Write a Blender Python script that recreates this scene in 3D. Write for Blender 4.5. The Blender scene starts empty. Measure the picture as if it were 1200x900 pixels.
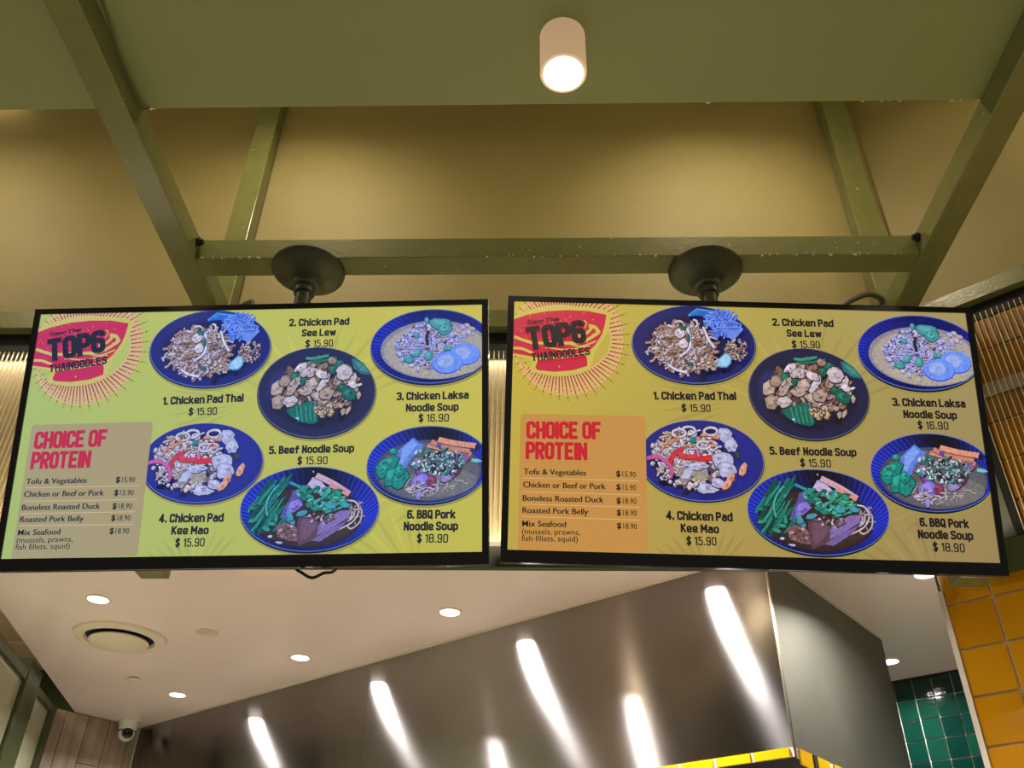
import bpy, math, random
from mathutils import Vector, Matrix
random.seed(7)
S = bpy.context.scene
C = S.collection
ZC = 1.6                                   # eye height; all heights below are given above the eye and lifted by ZC

# ------------------------------------------------------------------ camera, world, exposure
cam_d = bpy.data.cameras.new('camera'); cam = bpy.data.objects.new('camera', cam_d); C.objects.link(cam)
cam_d.sensor_width = 36; cam_d.lens = 1043.49/1200*36; cam_d.clip_start = .02
pit, yaw, rol = 0.61341738, 0.03476637, 0.01821908
F = Vector((-math.sin(yaw)*math.cos(pit), math.cos(yaw)*math.cos(pit), math.sin(pit)))
R0 = Vector((math.cos(yaw), math.sin(yaw), 0)); U0 = R0.cross(F)
R = R0*math.cos(rol)+U0*math.sin(rol); U = -R0*math.sin(rol)+U0*math.cos(rol)
M = Matrix((R, U, -F)).transposed().to_4x4(); M.translation = (0, 0, ZC)
cam.matrix_world = M
S.camera = cam
w = bpy.data.worlds.new('world'); S.world = w; w.use_nodes = True
w.node_tree.nodes['Background'].inputs[0].default_value = (1.0, .93, .80, 1)
w.node_tree.nodes['Background'].inputs[1].default_value = .11
S.view_settings.view_transform = 'Standard'; S.view_settings.look = 'None'
S.view_settings.exposure = 0; S.view_settings.gamma = 1

def lamp(name, kind, loc, energy, col, to=None, **kw):
    d = bpy.data.lights.new(name, kind); d.energy = energy; d.color = col
    for k, v in kw.items(): setattr(d, k, v)
    o = bpy.data.objects.new(name, d); C.objects.link(o); o.location = (loc[0], loc[1], loc[2]+ZC)
    if to is not None:
        o.rotation_euler = (Vector(to)-Vector(loc)).to_track_quat('-Z', 'Y').to_euler()
    return o
WARM = (1.0, .83, .60); COOL = (1.0, .96, .92)

# ------------------------------------------------------------------ helpers
def lin(c):
    return tuple(((v/255)/12.92 if v/255 <= .04045 else ((v/255+.055)/1.055)**2.4) for v in c)
def mat(name, col, rough=.6, metal=0, noise=0, scale=8, bump=0, bscale=60, spec=.5, emis=None, estr=0, wear=None, aniso=0, coat=0):
    m = bpy.data.materials.new(name); m.use_nodes = True; nt = m.node_tree; b = nt.nodes['Principled BSDF']
    c = lin(col); b.inputs['Base Color'].default_value = (*c, 1); b.inputs['Roughness'].default_value = rough
    b.inputs['Metallic'].default_value = metal; b.inputs['Specular IOR Level'].default_value = spec
    b.inputs['Coat Weight'].default_value = coat
    tc = nt.nodes.new('ShaderNodeTexCoord')
    out = None
    if noise:
        n = nt.nodes.new('ShaderNodeTexNoise'); n.inputs['Scale'].default_value = scale; n.inputs['Detail'].default_value = 5
        nt.links.new(tc.outputs['Object'], n.inputs['Vector'])
        r = nt.nodes.new('ShaderNodeValToRGB'); r.color_ramp.elements[0].position = .3; r.color_ramp.elements[1].position = .7
        r.color_ramp.elements[0].color = (*[v*(1-noise) for v in c], 1); r.color_ramp.elements[1].color = (*[min(1, v*(1+noise)) for v in c], 1)
        nt.links.new(n.outputs['Fac'], r.inputs['Fac']); out = r.outputs['Color']
        nt.links.new(out, b.inputs['Base Color'])
    if wear:
        n = nt.nodes.new('ShaderNodeTexNoise'); n.inputs['Scale'].default_value = wear[1]; n.inputs['Detail'].default_value = 3
        nt.links.new(tc.outputs['Object'], n.inputs['Vector'])
        r = nt.nodes.new('ShaderNodeValToRGB'); r.color_ramp.elements[0].position = wear[2]; r.color_ramp.elements[1].position = wear[2]+.02
        r.color_ramp.elements[0].color = (0, 0, 0, 1)
        mx = nt.nodes.new('ShaderNodeMix'); mx.data_type = 'RGBA'
        nt.links.new(n.outputs['Fac'], r.inputs['Fac']); nt.links.new(r.outputs['Color'], mx.inputs[0])
        if out: nt.links.new(out, mx.inputs[6])
        else: mx.inputs[6].default_value = (*c, 1)
        mx.inputs[7].default_value = (*lin(wear[0]), 1); nt.links.new(mx.outputs[2], b.inputs['Base Color'])
    if bump:
        n = nt.nodes.new('ShaderNodeTexNoise'); n.inputs['Scale'].default_value = bscale; n.inputs['Detail'].default_value = 4
        nt.links.new(tc.outputs['Object'], n.inputs['Vector'])
        bp = nt.nodes.new('ShaderNodeBump'); bp.inputs['Strength'].default_value = bump; bp.inputs['Distance'].default_value = .01
        nt.links.new(n.outputs['Fac'], bp.inputs['Height']); nt.links.new(bp.outputs['Normal'], b.inputs['Normal'])
    if emis is not None:
        b.inputs['Emission Color'].default_value = (*lin(emis), 1); b.inputs['Emission Strength'].default_value = estr
    return m

M_ = {}
M_['wall'] = mat('olive_wall_paint', (138, 128, 78), .62, noise=.05, scale=3, bump=.13, bscale=120)
M_['slab'] = mat('olive_ceiling_paint', (125, 134, 86), .5, noise=.03, scale=2, bump=.05, bscale=60)
M_['beam'] = mat('olive_beam_paint', (108, 112, 66), .24, noise=.06, scale=14, wear=((190, 180, 140), 55, .735), bump=.1, bscale=80)
M_['dgreen'] = mat('dark_green_paint', (56, 66, 32), .4, noise=.05, scale=10)
M_['mount'] = mat('dark_mount_paint', (62, 68, 44), .45, noise=.08, scale=20)
M_['black'] = mat('black_gap', (14, 13, 9), .7)
M_['kceil'] = mat('kitchen_ceiling_paint', (238, 222, 214), .22, noise=.02, scale=4, bump=.03, bscale=3)
M_['white'] = mat('white_plastic', (225, 212, 190), .4)
M_['cam'] = mat('white_camera_shell', (225, 225, 222), .3)
M_['lens'] = mat('dark_lens', (10, 10, 12), .08)
M_['lampbody'] = mat('white_lamp_body', (240, 225, 205), .35, emis=(255, 206, 160), estr=.30)
M_['glow'] = mat('lamp_glow', (255, 240, 215), .5, emis=(255, 236, 200), estr=14)
M_['glowk'] = mat('downlight_glow', (255, 250, 240), .5, emis=(255, 250, 242), estr=9)
M_['gloww'] = mat('warm_strip_glow', (255, 240, 200), .5, emis=(255, 232, 185), estr=1.1)
M_['tv'] = mat('television_casing', (10, 9, 10), .10, spec=.6)
M_['tvback'] = mat('television_back', (20, 20, 21), .5)
M_['silver'] = mat('silver_edge', (170, 165, 155), .25, metal=1)
M_['grout'] = mat('pale_grout', (222, 210, 184), .8, noise=.06, scale=60)
M_['ytile'] = [mat('yellow_tile_%d' % i, c, .12, noise=.05, scale=9, bump=.05, bscale=14) for i, c in enumerate([(184, 128, 12), (176, 121, 8), (189, 134, 16)])]
M_['ggrout'] = mat('green_wall_grout', (205, 212, 200), .8)
M_['gtile'] = [mat('green_tile_%d' % i, c, .08, noise=.10, scale=14, bump=.25, bscale=16) for i, c in enumerate([(10, 50, 41), (7, 42, 36), (14, 57, 45)])]
M_['floor'] = mat('grey_floor', (186, 178, 160), .5, noise=.08, scale=3)
M_['edge'] = mat('white_edge_trim', (215, 208, 195), .35)
M_['cream'] = mat('cream_wall', (205, 188, 150), .7, noise=.03)
M_['under'] = mat('dark_hood_underside', (52, 48, 40), .4, metal=.6)
M_['cable'] = mat('cable', (70, 70, 48), .5)
M_['bead'] = mat('sealant_bead', (222, 214, 200), .5)
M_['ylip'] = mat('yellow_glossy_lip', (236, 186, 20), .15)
M_['plinth'] = mat('dark_tile_border', (30, 28, 26), .4)

def wood(name, c1, c2):
    m = bpy.data.materials.new(name); m.use_nodes = True; nt = m.node_tree; b = nt.nodes['Principled BSDF']
    tc = nt.nodes.new('ShaderNodeTexCoord'); mp = nt.nodes.new('ShaderNodeMapping'); mp.inputs['Scale'].default_value = (26, 26, 1.6)
    n = nt.nodes.new('ShaderNodeTexNoise'); n.inputs['Scale'].default_value = 1.0; n.inputs['Detail'].default_value = 6
    oi = nt.nodes.new('ShaderNodeObjectInfo'); ad = nt.nodes.new('ShaderNodeVectorMath'); ad.operation = 'ADD'
    nt.links.new(tc.outputs['Object'], mp.inputs['Vector']); nt.links.new(mp.outputs['Vector'], ad.inputs[0]); 
    sc = nt.nodes.new('ShaderNodeMath'); sc.operation = 'MULTIPLY'; sc.inputs[1].default_value = 50
    nt.links.new(oi.outputs['Random'], sc.inputs[0]); nt.links.new(sc.outputs[0], ad.inputs[1])
    nt.links.new(ad.outputs[0], n.inputs['Vector'])
    r = nt.nodes.new('ShaderNodeValToRGB'); r.color_ramp.elements[0].position = .3; r.color_ramp.elements[1].position = .7
    r.color_ramp.elements[0].color = (*lin(c1), 1); r.color_ramp.elements[1].color = (*lin(c2), 1)
    nt.links.new(n.outputs['Fac'], r.inputs['Fac']); nt.links.new(r.outputs['Color'], b.inputs['Base Color'])
    b.inputs['Roughness'].default_value = .45
    return m
M_['wood'] = wood('weathered_oak', (120, 102, 84), (160, 142, 120))

def steel(name, col, rough, an, tang=(0, 0, 1), scr=.06):
    m = bpy.data.materials.new(name); m.use_nodes = True; nt = m.node_tree; b = nt.nodes['Principled BSDF']
    b.inputs['Metallic'].default_value = 1; b.inputs['Anisotropic'].default_value = an
    tc = nt.nodes.new('ShaderNodeTexCoord')
    n = nt.nodes.new('ShaderNodeTexNoise'); n.inputs['Scale'].default_value = 2.2; n.inputs['Detail'].default_value = 4; n.inputs['Distortion'].default_value = .3
    nt.links.new(tc.outputs['Object'], n.inputs['Vector'])
    mr = nt.nodes.new('ShaderNodeMapRange'); mr.inputs[1].default_value = .3; mr.inputs[2].default_value = .7
    mr.inputs[3].default_value = rough-scr*.5; mr.inputs[4].default_value = rough+scr
    nt.links.new(n.outputs['Fac'], mr.inputs[0]); nt.links.new(mr.outputs[0], b.inputs['Roughness'])
    r = nt.nodes.new('ShaderNodeValToRGB'); c = lin(col)
    r.color_ramp.elements[0].color = (*[v*.85 for v in c], 1); r.color_ramp.elements[1].color = (*[min(1, v*1.15) for v in c], 1)
    n2 = nt.nodes.new('ShaderNodeTexNoise'); n2.inputs['Scale'].default_value = 3
    nt.links.new(tc.outputs['Object'], n2.inputs['Vector']); nt.links.new(n2.outputs['Fac'], r.inputs['Fac'])
    nt.links.new(r.outputs['Color'], b.inputs['Base Color'])
    cv = nt.nodes.new('ShaderNodeCombineXYZ')
    for i in range(3): cv.inputs[i].default_value = tang[i]
    nt.links.new(cv.outputs[0], b.inputs['Tangent'])
    return m

def clear_glass(name, tint, rough, amount):
    m = bpy.data.materials.new(name); m.use_nodes = True; nt = m.node_tree; nt.nodes.remove(nt.nodes['Principled BSDF'])
    o = nt.nodes['Material Output']; t = nt.nodes.new('ShaderNodeBsdfTransparent'); t.inputs[0].default_value = (*tint, 1)
    g = nt.nodes.new('ShaderNodeBsdfGlossy'); g.inputs['Roughness'].default_value = rough
    lw = nt.nodes.new('ShaderNodeLayerWeight'); lw.inputs[0].default_value = amount
    mx = nt.nodes.new('ShaderNodeMixShader'); nt.links.new(lw.outputs['Fresnel'], mx.inputs[0])
    nt.links.new(t.outputs[0], mx.inputs[1]); nt.links.new(g.outputs[0], mx.inputs[2]); nt.links.new(mx.outputs[0], o.inputs['Surface'])
    return m
M_['fluted'] = clear_glass('fluted_glass', (.99, .98, .93), .08, .22)
M_['pane'] = mat('frosted_pane', (176, 178, 146), .10, spec=.8)
M_['pane'].node_tree.nodes['Principled BSDF'].inputs['Alpha'].default_value = .82

M_['fin'] = mat('glass_ridge', (250, 236, 196), .2, spec=.8)  # pale fins carry the bright lines between flutes as colour
class MB:
    def __init__(s): s.v = []; s.f = []
    def poly(s, pts):
        k = len(s.v); s.v += [tuple(p) for p in pts]; s.f.append(list(range(k, k+len(pts)))); return s
    def hexa(s, b, t):                     # b, t: four corners below, four above
        k = len(s.v); s.v += [tuple(p) for p in b]+[tuple(p) for p in t]
        s.f += [[k+3, k+2, k+1, k], [k+4, k+5, k+6, k+7], [k, k+1, k+5, k+4], [k+1, k+2, k+6, k+5], [k+2, k+3, k+7, k+6], [k+3, k, k+4, k+7]]; return s
    def box(s, x0, x1, y0, y1, z0, z1, fr=None):
        f = fr or (lambda a, b, c: (a, b, c))
        return s.hexa([f(x0, y0, z0), f(x1, y0, z0), f(x1, y1, z0), f(x0, y1, z0)], [f(x0, y0, z1), f(x1, y0, z1), f(x1, y1, z1), f(x0, y1, z1)])
    def lathe(s, prof, n=40, c=(0, 0), cap0=True, cap1=True):
        k = len(s.v)
        for r, z in prof:
            for i in range(n):
                a = 2*math.pi*i/n; s.v.append((c[0]+r*math.cos(a), c[1]+r*math.sin(a), z))
        for j in range(len(prof)-1):
            for i in range(n):
                i2 = (i+1) % n; s.f.append([k+j*n+i, k+j*n+i2, k+(j+1)*n+i2, k+(j+1)*n+i])
        if cap0: s.f.append([k+i for i in range(n)][::-1])
        if cap1: s.f.append([k+(len(prof)-1)*n+i for i in range(n)])
        return s
    def tube(s, pts, r, n=8):
        pts = [Vector(p) for p in pts]; k = len(s.v)
        for j, p in enumerate(pts):
            t = (pts[min(j+1, len(pts)-1)]-pts[max(j-1, 0)]).normalized()
            a = t.orthogonal().normalized() if j == 0 else (a-t*a.dot(t)).normalized()
            b = t.cross(a)
            for i in range(n):
                an = 2*math.pi*i/n; s.v.append(tuple(p+(a*math.cos(an)+b*math.sin(an))*r))
        for j in range(len(pts)-1):
            for i in range(n):
                i2 = (i+1) % n; s.f.append([k+j*n+i, k+j*n+i2, k+(j+1)*n+i2, k+(j+1)*n+i])
        s.f.append([k+i for i in range(n)][::-1]); s.f.append([k+(len(pts)-1)*n+i for i in range(n)])
        return s
    def build(s, name, m, parent=None, smooth=False, bevel=0):
        me = bpy.data.meshes.new(name); me.from_pydata(s.v, [], s.f); me.update()
        if m: me.materials.append(m)
        if smooth:
            for p in me.polygons: p.use_smooth = True
        o = bpy.data.objects.new(name, me); C.objects.link(o)
        if parent: o.parent = parent
        if bevel:
            b = o.modifiers.new('bevel', 'BEVEL'); b.width = bevel; b.segments = 2; b.limit_method = 'ANGLE'
        if smooth:
            try: me.set_sharp_from_angle(angle=math.radians(40))
            except Exception: pass
        return o
def tag(o, label=None, cat=None, group=None, kind=None):
    if label: o['label'] = label
    if cat: o['category'] = cat
    if group: o['group'] = group
    if kind: o['kind'] = kind
    return o
def empty(name, loc=(0, 0, 0), **k):
    o = bpy.data.objects.new(name, None); C.objects.link(o); o.location = loc; o.empty_display_size = .05
    return tag(o, **k)
def up(v): return (v[0], v[1], v[2]+ZC)
D = (.786, -.618); N = (.618, .786)        # the kitchen is turned: s runs along the hood front, t goes into the kitchen
def st(s, t, z): return (D[0]*s+N[0]*t, D[1]*s+N[1]*t, z+ZC)
def xy(x, y, z): return (x, y, z+ZC)

# ------------------------------------------------------------------ setting: front bulkhead, ceiling slab, void above
o = MB().box(-6, 6, -4, 9, -1.72, -1.6, xy).build('floor', M_['floor']); tag(o, kind='structure')
o = MB().box(-6, 6, 2.45, 9, -1.599, -1.59, xy).build('floor_kitchen', mat('kitchen_floor', (158, 152, 146), .5, noise=.08, scale=3)); tag(o, 'grey kitchen floor', kind='structure')
YW = 2.505
SB = 2.082                                  # underside of the slab
o = MB().box(-4.2, 4.2, -3.8, 1.592, SB, SB+.10, xy).build('ceiling', M_['slab']); tag(o, 'olive painted ceiling slab stopping short of the wall', kind='structure')
o = MB().box(-4.2, 4.2, 1.50, 2.62, 3.75, 3.80, xy).build('ceiling_upper', M_['slab']); tag(o, 'upper olive ceiling above the slot behind the slab', kind='structure')
o = MB().box(-4.2, 4.2, 1.50, 1.54, SB+.101, 3.75, xy).build('wall_front', mat('unpainted_plasterboard', (226, 218, 200), .6)); tag(o, 'upstand rising above the slab edge', kind='structure')  # pale colour added as an unseen reflector for the crossbar and wall
# the olive wall above the glass: its own mesh, with the mouldings as parts
wb = MB().box(-4.2, 1.36, YW, YW+.10, 2.088, 3.75, xy).build('wall_back', M_['wall']); tag(wb, 'olive green rendered wall above the fluted glass band', kind='structure')
MB().box(-4.2, 1.31, YW-.012, YW+.10, 2.03, 2.0875, xy).box(-4.2, 1.31, YW-.018, YW+.10, 2.006, 2.0295, xy).build('moulding', M_['beam'], wb, bevel=.002)
MB().box(-4.2, 1.31, YW+.02, YW+.10, 1.93, 2.0055, xy).build('shadow_gap', M_['black'], wb)
MB().box(-4.2, 1.31, YW-.01, YW+.016, 1.086, 1.155, xy).build('bottom_rail', M_['dgreen'], wb, bevel=.002)
MB().box(-4.2, 1.25, YW+.075, YW+.095, 1.1555, 1.93, xy).build('cavity_back', M_['cream'], wb)
MB().box(-4.2, 1.31, YW-.006, YW+.022, 1.1555, 1.172, xy).build('glazing_bead', M_['edge'], wb)

def fluted(x0, x1, z0, z1, fr, name, parent, off=0.0, pitch=.0172):
    m = MB(); n = int((x1-x0)/pitch); seg = 6
    pts = []
    for i in range(n):
        for k in range(seg):
            u = k/seg; pts.append((x0+(i+u)*pitch, -.0045*math.sin(math.pi*u)+.0005))
    pts.append((x0+n*pitch, .0005))
    for (a, b), (c, d) in zip(pts, pts[1:]):
        m.poly([fr(a, off+b, z0), fr(c, off+d, z0), fr(c, off+d, z1), fr(a, off+b, z1)])
    k = len(m.f)
    for i in range(n+1):
        x = x0+i*pitch; m.box(x-.0009, x+.0009, off-.0040, off+.0016, z0, z1, fr)
    o = m.build(name, M_['fluted'], parent, smooth=True)
    o.data.materials.append(M_['fin'])
    for p in o.data.polygons[k:]: p.material_index = 1
    return o
g = fluted(-1.100, 1.19, 1.166, 1.975, xy, 'window_1', None, off=YW+.028); tag(g, 'fluted glass band behind the two screens', kind='structure')
g = fluted(-4.1, -1.20, 1.166, 1.975, xy, 'window_2', None, off=YW+.028); tag(g, 'fluted glass band left of the left screen', kind='structure')
# unseen light added inside the cavity to brighten the fluted glass
for x0, x1 in ((-3.6, -1.25), (-1.05, 1.15)):
    c = MB().box(x0, x1, YW+.045, YW+.06, 1.156, 1.172, xy).build('light_strip', M_['gloww'])
    tag(c, 'thin light strip inside the cavity behind the %s fluted glass' % ('left' if x0 < -2 else 'middle'), 'light strip')
    for zz, rx, pw in ((1.18, 180, 2.6), (1.925, 0, 2.0)):
        l = lamp('strip_light', 'AREA', ((x0+x1)/2, YW+.052, zz), pw*(x1-x0)/2.2, (1, .95, .84), shape='RECTANGLE', size=x1-x0, size_y=.02)
        l.rotation_euler = (math.radians(rx), 0, 0)

# right wall, turned like the kitchen
wr = MB().box(-.512, 2.2, 2.805, 2.95, 2.088, 3.75, st).build('wall_right', M_['wall']); tag(wr, 'olive rendered wall turning towards the viewer on the right', kind='structure')
MB().box(-.505, 2.2, 2.795, 2.95, 2.024, 2.0875, st).build('moulding', M_['beam'], wr, bevel=.002)
MB().box(-.505, 2.2, 2.826, 2.95, 1.961, 2.0235, st).build('shadow_gap', M_['black'], wr)
MB().box(-.500, 2.2, 2.797, 2.829, 1.078, 1.170, st).build('bottom_rail', M_['dgreen'], wr, bevel=.002)
MB().box(-.505, -.398, 2.797, 2.829, 1.171, 2.0235, st).build('corner_stile', M_['dgreen'], wr, bevel=.002)
MB().box(-.398, -.378, 2.806, 2.829, 1.171, 1.975, st).build('glazing_bead', M_['black'], wr)
g = fluted(-.376, 1.7, 1.171, 1.975, st, 'window_3', None, off=2.812, pitch=.0180); tag(g, 'fluted glass over yellow tiles on the right wall', kind='structure')
# yellow tiled wall
yt = MB().box(-.655, 2.2, 2.838, 2.95, -1.6, 1.96, st).build('wall_tiled', M_['grout']); tag(yt, 'wall of glossy mustard yellow tiles with pale grout', kind='structure')
tiles = []
for i in range(3):
    m = MB().box(0, .1255, 0, .010, 0, .1290).build('tile', M_['ytile'][i], yt, bevel=.002); tiles.append(m)
ang = math.atan2(D[1], D[0])
first = [True]*3
for c in range(13):
    for r in range(14):
        k = random.choice([0, 0, 1, 2])
        o = tiles[k] if first[k] else tiles[k].copy()
        if not first[k]: C.objects.link(o); o.parent = yt
        first[k] = False
        o.location = st(-.6475+c*.1325, 2.830, 1.024+.136*(6-r)+.003); o.rotation_euler = (random.uniform(-.003, .003), 0, ang)
        if 1.024+.136*(6-r)+.13 > 1.965: o.location[2] -= 0; o.scale = (1, 1, 1)
MB().box(-.664, -.6485, 2.826, 2.842, -1.6, 1.07, st).build('edge_trim', M_['edge'], yt)
MB().box(-.664, -.656, 2.842, 2.96, -1.6, 1.24, st).build('end_face', mat('grey_render', (90, 84, 76), .5), yt)
o = MB().box(-.376, 1.7, 2.822, 2.829, 1.66, 1.71, st).build('white_band', M_['edge'], yt)  # pale strip stands in for a light reflection in the fluted glass

# posts and beams of the welded frame
def beam(name, x0, x1, y0, y1, z0, z1, label, cat='beam', group=None):
    o = MB().box(x0, x1, y0, y1, z0, z1, xy).build(name, M_['beam'], bevel=.003); return tag(o, label, cat, group)
bl = beam('ceiling_beam', -1.203, -1.117, -2.4, 2.424, 1.996, 2.0815, 'olive square steel beam running back under the left side of the ceiling')
br = beam('ceiling_beam', 1.226, 1.308, -2.4, 2.424, 1.996, 2.0815, 'olive square steel beam running back under the right side of the ceiling')
cb = beam('crossbar', -1.1165, 1.2255, 2.119, 2.204, 1.996, 2.0815, 'horizontal olive crossbar that carries both screen poles')
pl = beam('wall_post', -1.190, -1.104, 2.4245, 2.4935, 1.043, 3.74, 'olive steel post against the wall behind the left screen', 'post')
pr = beam('wall_post', 1.203, 1.298, 2.4245, 2.4935, 1.028, 3.74, 'olive steel post against the wall behind the right screen', 'post')
def bolt(x, y, z, par, ax):
    m = MB()
    for k in range(2):
        r = .016-.006*k; pts0 = []; pts1 = []
        for i in range(6):
            a = i*math.pi/3; pts0.append((x+ax*(.010*k), y+r*math.cos(a), z+r*math.sin(a)+ZC)); pts1.append((x+ax*(.010*(k+1)), y+r*math.cos(a), z+r*math.sin(a)+ZC))
        m.poly(pts0); m.poly(pts1)
        for i in range(6): m.poly([pts0[i], pts0[(i+1) % 6], pts1[(i+1) % 6], pts1[i]])
    m.build('bolt', M_['black'], par)
bolt(-1.117, 2.098, 2.052, bl, 1); bolt(1.226, 2.098, 2.052, br, -1)
# crumbs of pale filler at joints and along the slab edge
def crumbs(name, pts, n, r, label, par):
    m = MB()
    for _ in range(n):
        a = random.choice(pts); x, y, z = [a[i]+random.uniform(-1, 1)*a[3+i] for i in range(3)]
        q = r*random.uniform(.5, 1.5); m.box(x-q, x+q*random.uniform(.5, 2), y-q, y+q, z+ZC-q*.6, z+ZC+q*.6)
    o = m.build(name, M_['edge'], par); o['kind'] = 'stuff'
sl = bpy.data.objects['ceiling']
crumbs('filler_crumbs', [(-1.10, 1.592, 2.085, .012, .003, .004)]*6+[(-.86, 1.593, 2.085, .004, .002, .002), (1.20, 1.594, 2.085, .05, .002, .002), (.48, 1.594, 2.085, .004, .002, .003), (-.4, 1.594, 2.085, .3, .001, .002), (.95, 1.594, 2.085, .06, .001, .002)], 34, .0024, '', sl)
crumbs('filler_crumbs', [(-1.0, 2.118, 2.0, .10, .001, .003), (.95, 2.118, 1.999, .25, .001, .004), (.75, 2.118, 2.03, .4, .001, .03), (.1, 2.118, 2.0, .3, .001, .004)], 70, .0016, '', cb)

# screens' ceiling plates and poles
def mount(x, y, bottom, label):
    e = empty('screen_mount', (x, y, bottom+ZC), label=label, cat='mount', group='screen mounts under the crossbar')
    h = 1.9955-bottom
    MB().lathe([(.030, h-.085), (.046, h-.080), (.050, h-.058), (.062, h-.046), (.098, h-.030), (.118, h-.014), (.120, h-.004), (.116, h)], 48).build('ceiling_plate', M_['mount'], e, smooth=True)
    MB().lathe([(.026, 0), (.026, h-.0855)], 32).build('pole', M_['mount'], e, smooth=True)
    MB().lathe([(.0335, h-.108), (.0335, h-.086)], 32).build('collar', M_['mount'], e, smooth=True)
    MB().box(-.09, .09, -.075, -.0265, .02, .16).build('bracket', M_['tvback'], e, bevel=.003)
    return e
mount(-.755, 2.172, 1.14, 'dark green ceiling plate and pole holding the left menu screen')
mount(.550, 2.185, 1.14, 'dark green ceiling plate and pole holding the right menu screen')

# cylinder lamp on the slab
e = empty('ceiling_lamp', (.067, 1.384, SB+ZC), label='white cylinder downlight glowing warm on the olive ceiling', cat='lamp', group='cylinder downlights on the slab')
MB().lathe([(.059, 0), (.059, -.15), (.057, -.153), (.050, -.153), (.047, -.130), (.046, -.10)], 56, cap0=False, cap1=False).build('body', M_['lampbody'], e, smooth=True)
MB().lathe([(.0465, -.122), (.030, -.132), (.010, -.135)], 40).build('bulb_lens', M_['glow'], e, smooth=True)
lamp('cylinder_lamp_light', 'AREA', (.067, 1.384, SB-.142), 34, WARM, shape='DISK', size=.08)
for i, (x, y) in enumerate([(-2.0, .75), (2.1, .75), (.067, .0), (-2.0, -.7), (2.1, -.7)]):  # unseen lamps added to light the hall, slab and front faces
    e = empty('ceiling_lamp', (x, y, SB+ZC), label=['white cylinder downlight over the hall, out of view to the left', 'white cylinder downlight over the hall, out of view to the right', 'white cylinder downlight directly above the viewer', 'white cylinder downlight behind the viewer on the left', 'white cylinder downlight behind the viewer on the right'][i], cat='lamp', group='cylinder downlights on the slab')
    MB().lathe([(.059, 0), (.059, -.15), (.050, -.153), (.046, -.10)], 32, cap0=False, cap1=False).build('body', M_['lampbody'], e, smooth=True)
    lamp('cylinder_lamp_light', 'AREA', (x, y, SB-.142), 34, WARM, shape='DISK', size=.08)
# wall-washing cylinder lamps hidden in the slot above the slab
for i, (x, nm) in enumerate([(-2.45, 'far left'), (-.93, 'left'), (.72, 'right'), (2.2, 'far right')]):
    yy = 1.72 if i < 3 else 1.66
    e = empty('slot_lamp', (x, yy, 3.749+ZC), label='cylinder lamp in the slot above the slab washing the wall, %s of the four' % nm, cat='lamp', group='wall washing lamps above the slab')
    MB().lathe([(.008, -.4895), (.008, 0)], 12).build('rod', M_['lampbody'], e, smooth=True)
    MB().lathe([(.005, -.49), (.055, -.492), (.055, -.65), (.045, -.65), (.042, -.60)], 32, cap1=False).build('body', M_['lampbody'], e, smooth=True)
    lamp('slot_lamp_light', 'SPOT', (x, yy, 3.09), 27 if i in (1, 2) else 24, WARM, to=(x, 2.5, 2.36), spot_size=math.radians(96), spot_blend=1.0, shadow_soft_size=.04)
    lamp('slot_lamp_spill', 'AREA', (x, yy, 3.095), 7.5, WARM, shape='DISK', size=.08)  # wide fill added at each lamp to lift the dark slot
e = MB().box(-2.9, -2.30, 2.40, YW-.002, 3.246, 3.30, lambda a, b, c: (a, b, c+ZC+(a+2.3)*-.0-(-.0)+(a+2.9)*.06)).build('wall_light', M_['gloww'])  # glowing bar made up for a bright sliver of unknown source
tag(e, 'pale glowing linear wall light at the far left end of the wall', 'lamp')

# wires
def wire(name, pts, r, m, label, cat='cable'):
    k = []
    P = [Vector(up(p)) for p in pts]
    for i in range(len(P)-1):
        a, b, c, d = P[max(i-1, 0)], P[i], P[i+1], P[min(i+2, len(P)-1)]
        for q in range(6):
            u = q/6; k.append(.5*((2*b)+(c-a)*u+(2*a-5*b+4*c-d)*u*u+(3*b-a-3*c+d)*u**3))
    k.append(P[-1]); return tag(MB().tube(k, r).build(name, m, smooth=True), label, cat)
wire('ceiling_wire', [(-1.105, 1.15, 2.078), (-1.10, 1.25, 2.074), (-1.107, 1.38, 2.06), (-1.112, 1.48, 2.052), (-1.111, 1.57, 2.06), (-1.10, 1.588, 2.078)], .0028, M_['cable'], 'thin grey green wire sagging beside the left beam')
wire('bent_conduit', [(-1.09, 2.45, 1.80), (-1.05, 2.38, 1.86), (-1.03, 2.36, 1.965), (-1.02, 2.352, 1.99), (-.985, 2.34, 1.998)], .013, M_['beam'], 'short bent conduit poking up behind the left screen', 'pipe')
wire('looped_cable', [(.98, 2.34, 1.88), (1.02, 2.34, 1.955), (1.08, 2.34, 2.0), (1.14, 2.35, 2.03), (1.20, 2.40, 2.05), (1.212, 2.435, 2.05)], .010, M_['cable'], 'thick cable arching up behind the right screen')

# ------------------------------------------------------------------ kitchen behind the bulkhead
ZK = 1.25
poly = [(-1.93, 2.59), (-2.434, 4.768), (-2.22, 5.04)]
p2 = [st(-4.852, 4.3, 0)[:2], st(0.2, 4.3, 0)[:2], st(0.2, 2.95, 0)[:2], (1.9, 2.59)]
pts = poly+[tuple(p) for p in p2]
m = MB(); m.poly([(x, y, ZK+ZC) for x, y in pts]); m.poly([(x, y, ZK+.03+ZC) for x, y in pts][::-1])
for i in range(len(pts)):
    a, b = pts[i], pts[(i+1) % len(pts)]; m.poly([(*a, ZK+ZC), (*b, ZK+ZC), (*b, ZK+.03+ZC), (*a, ZK+.03+ZC)])
o = m.build('ceiling_kitchen', M_['kceil']); tag(o, 'glossy off-white kitchen ceiling behind the screens', kind='structure')
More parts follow.
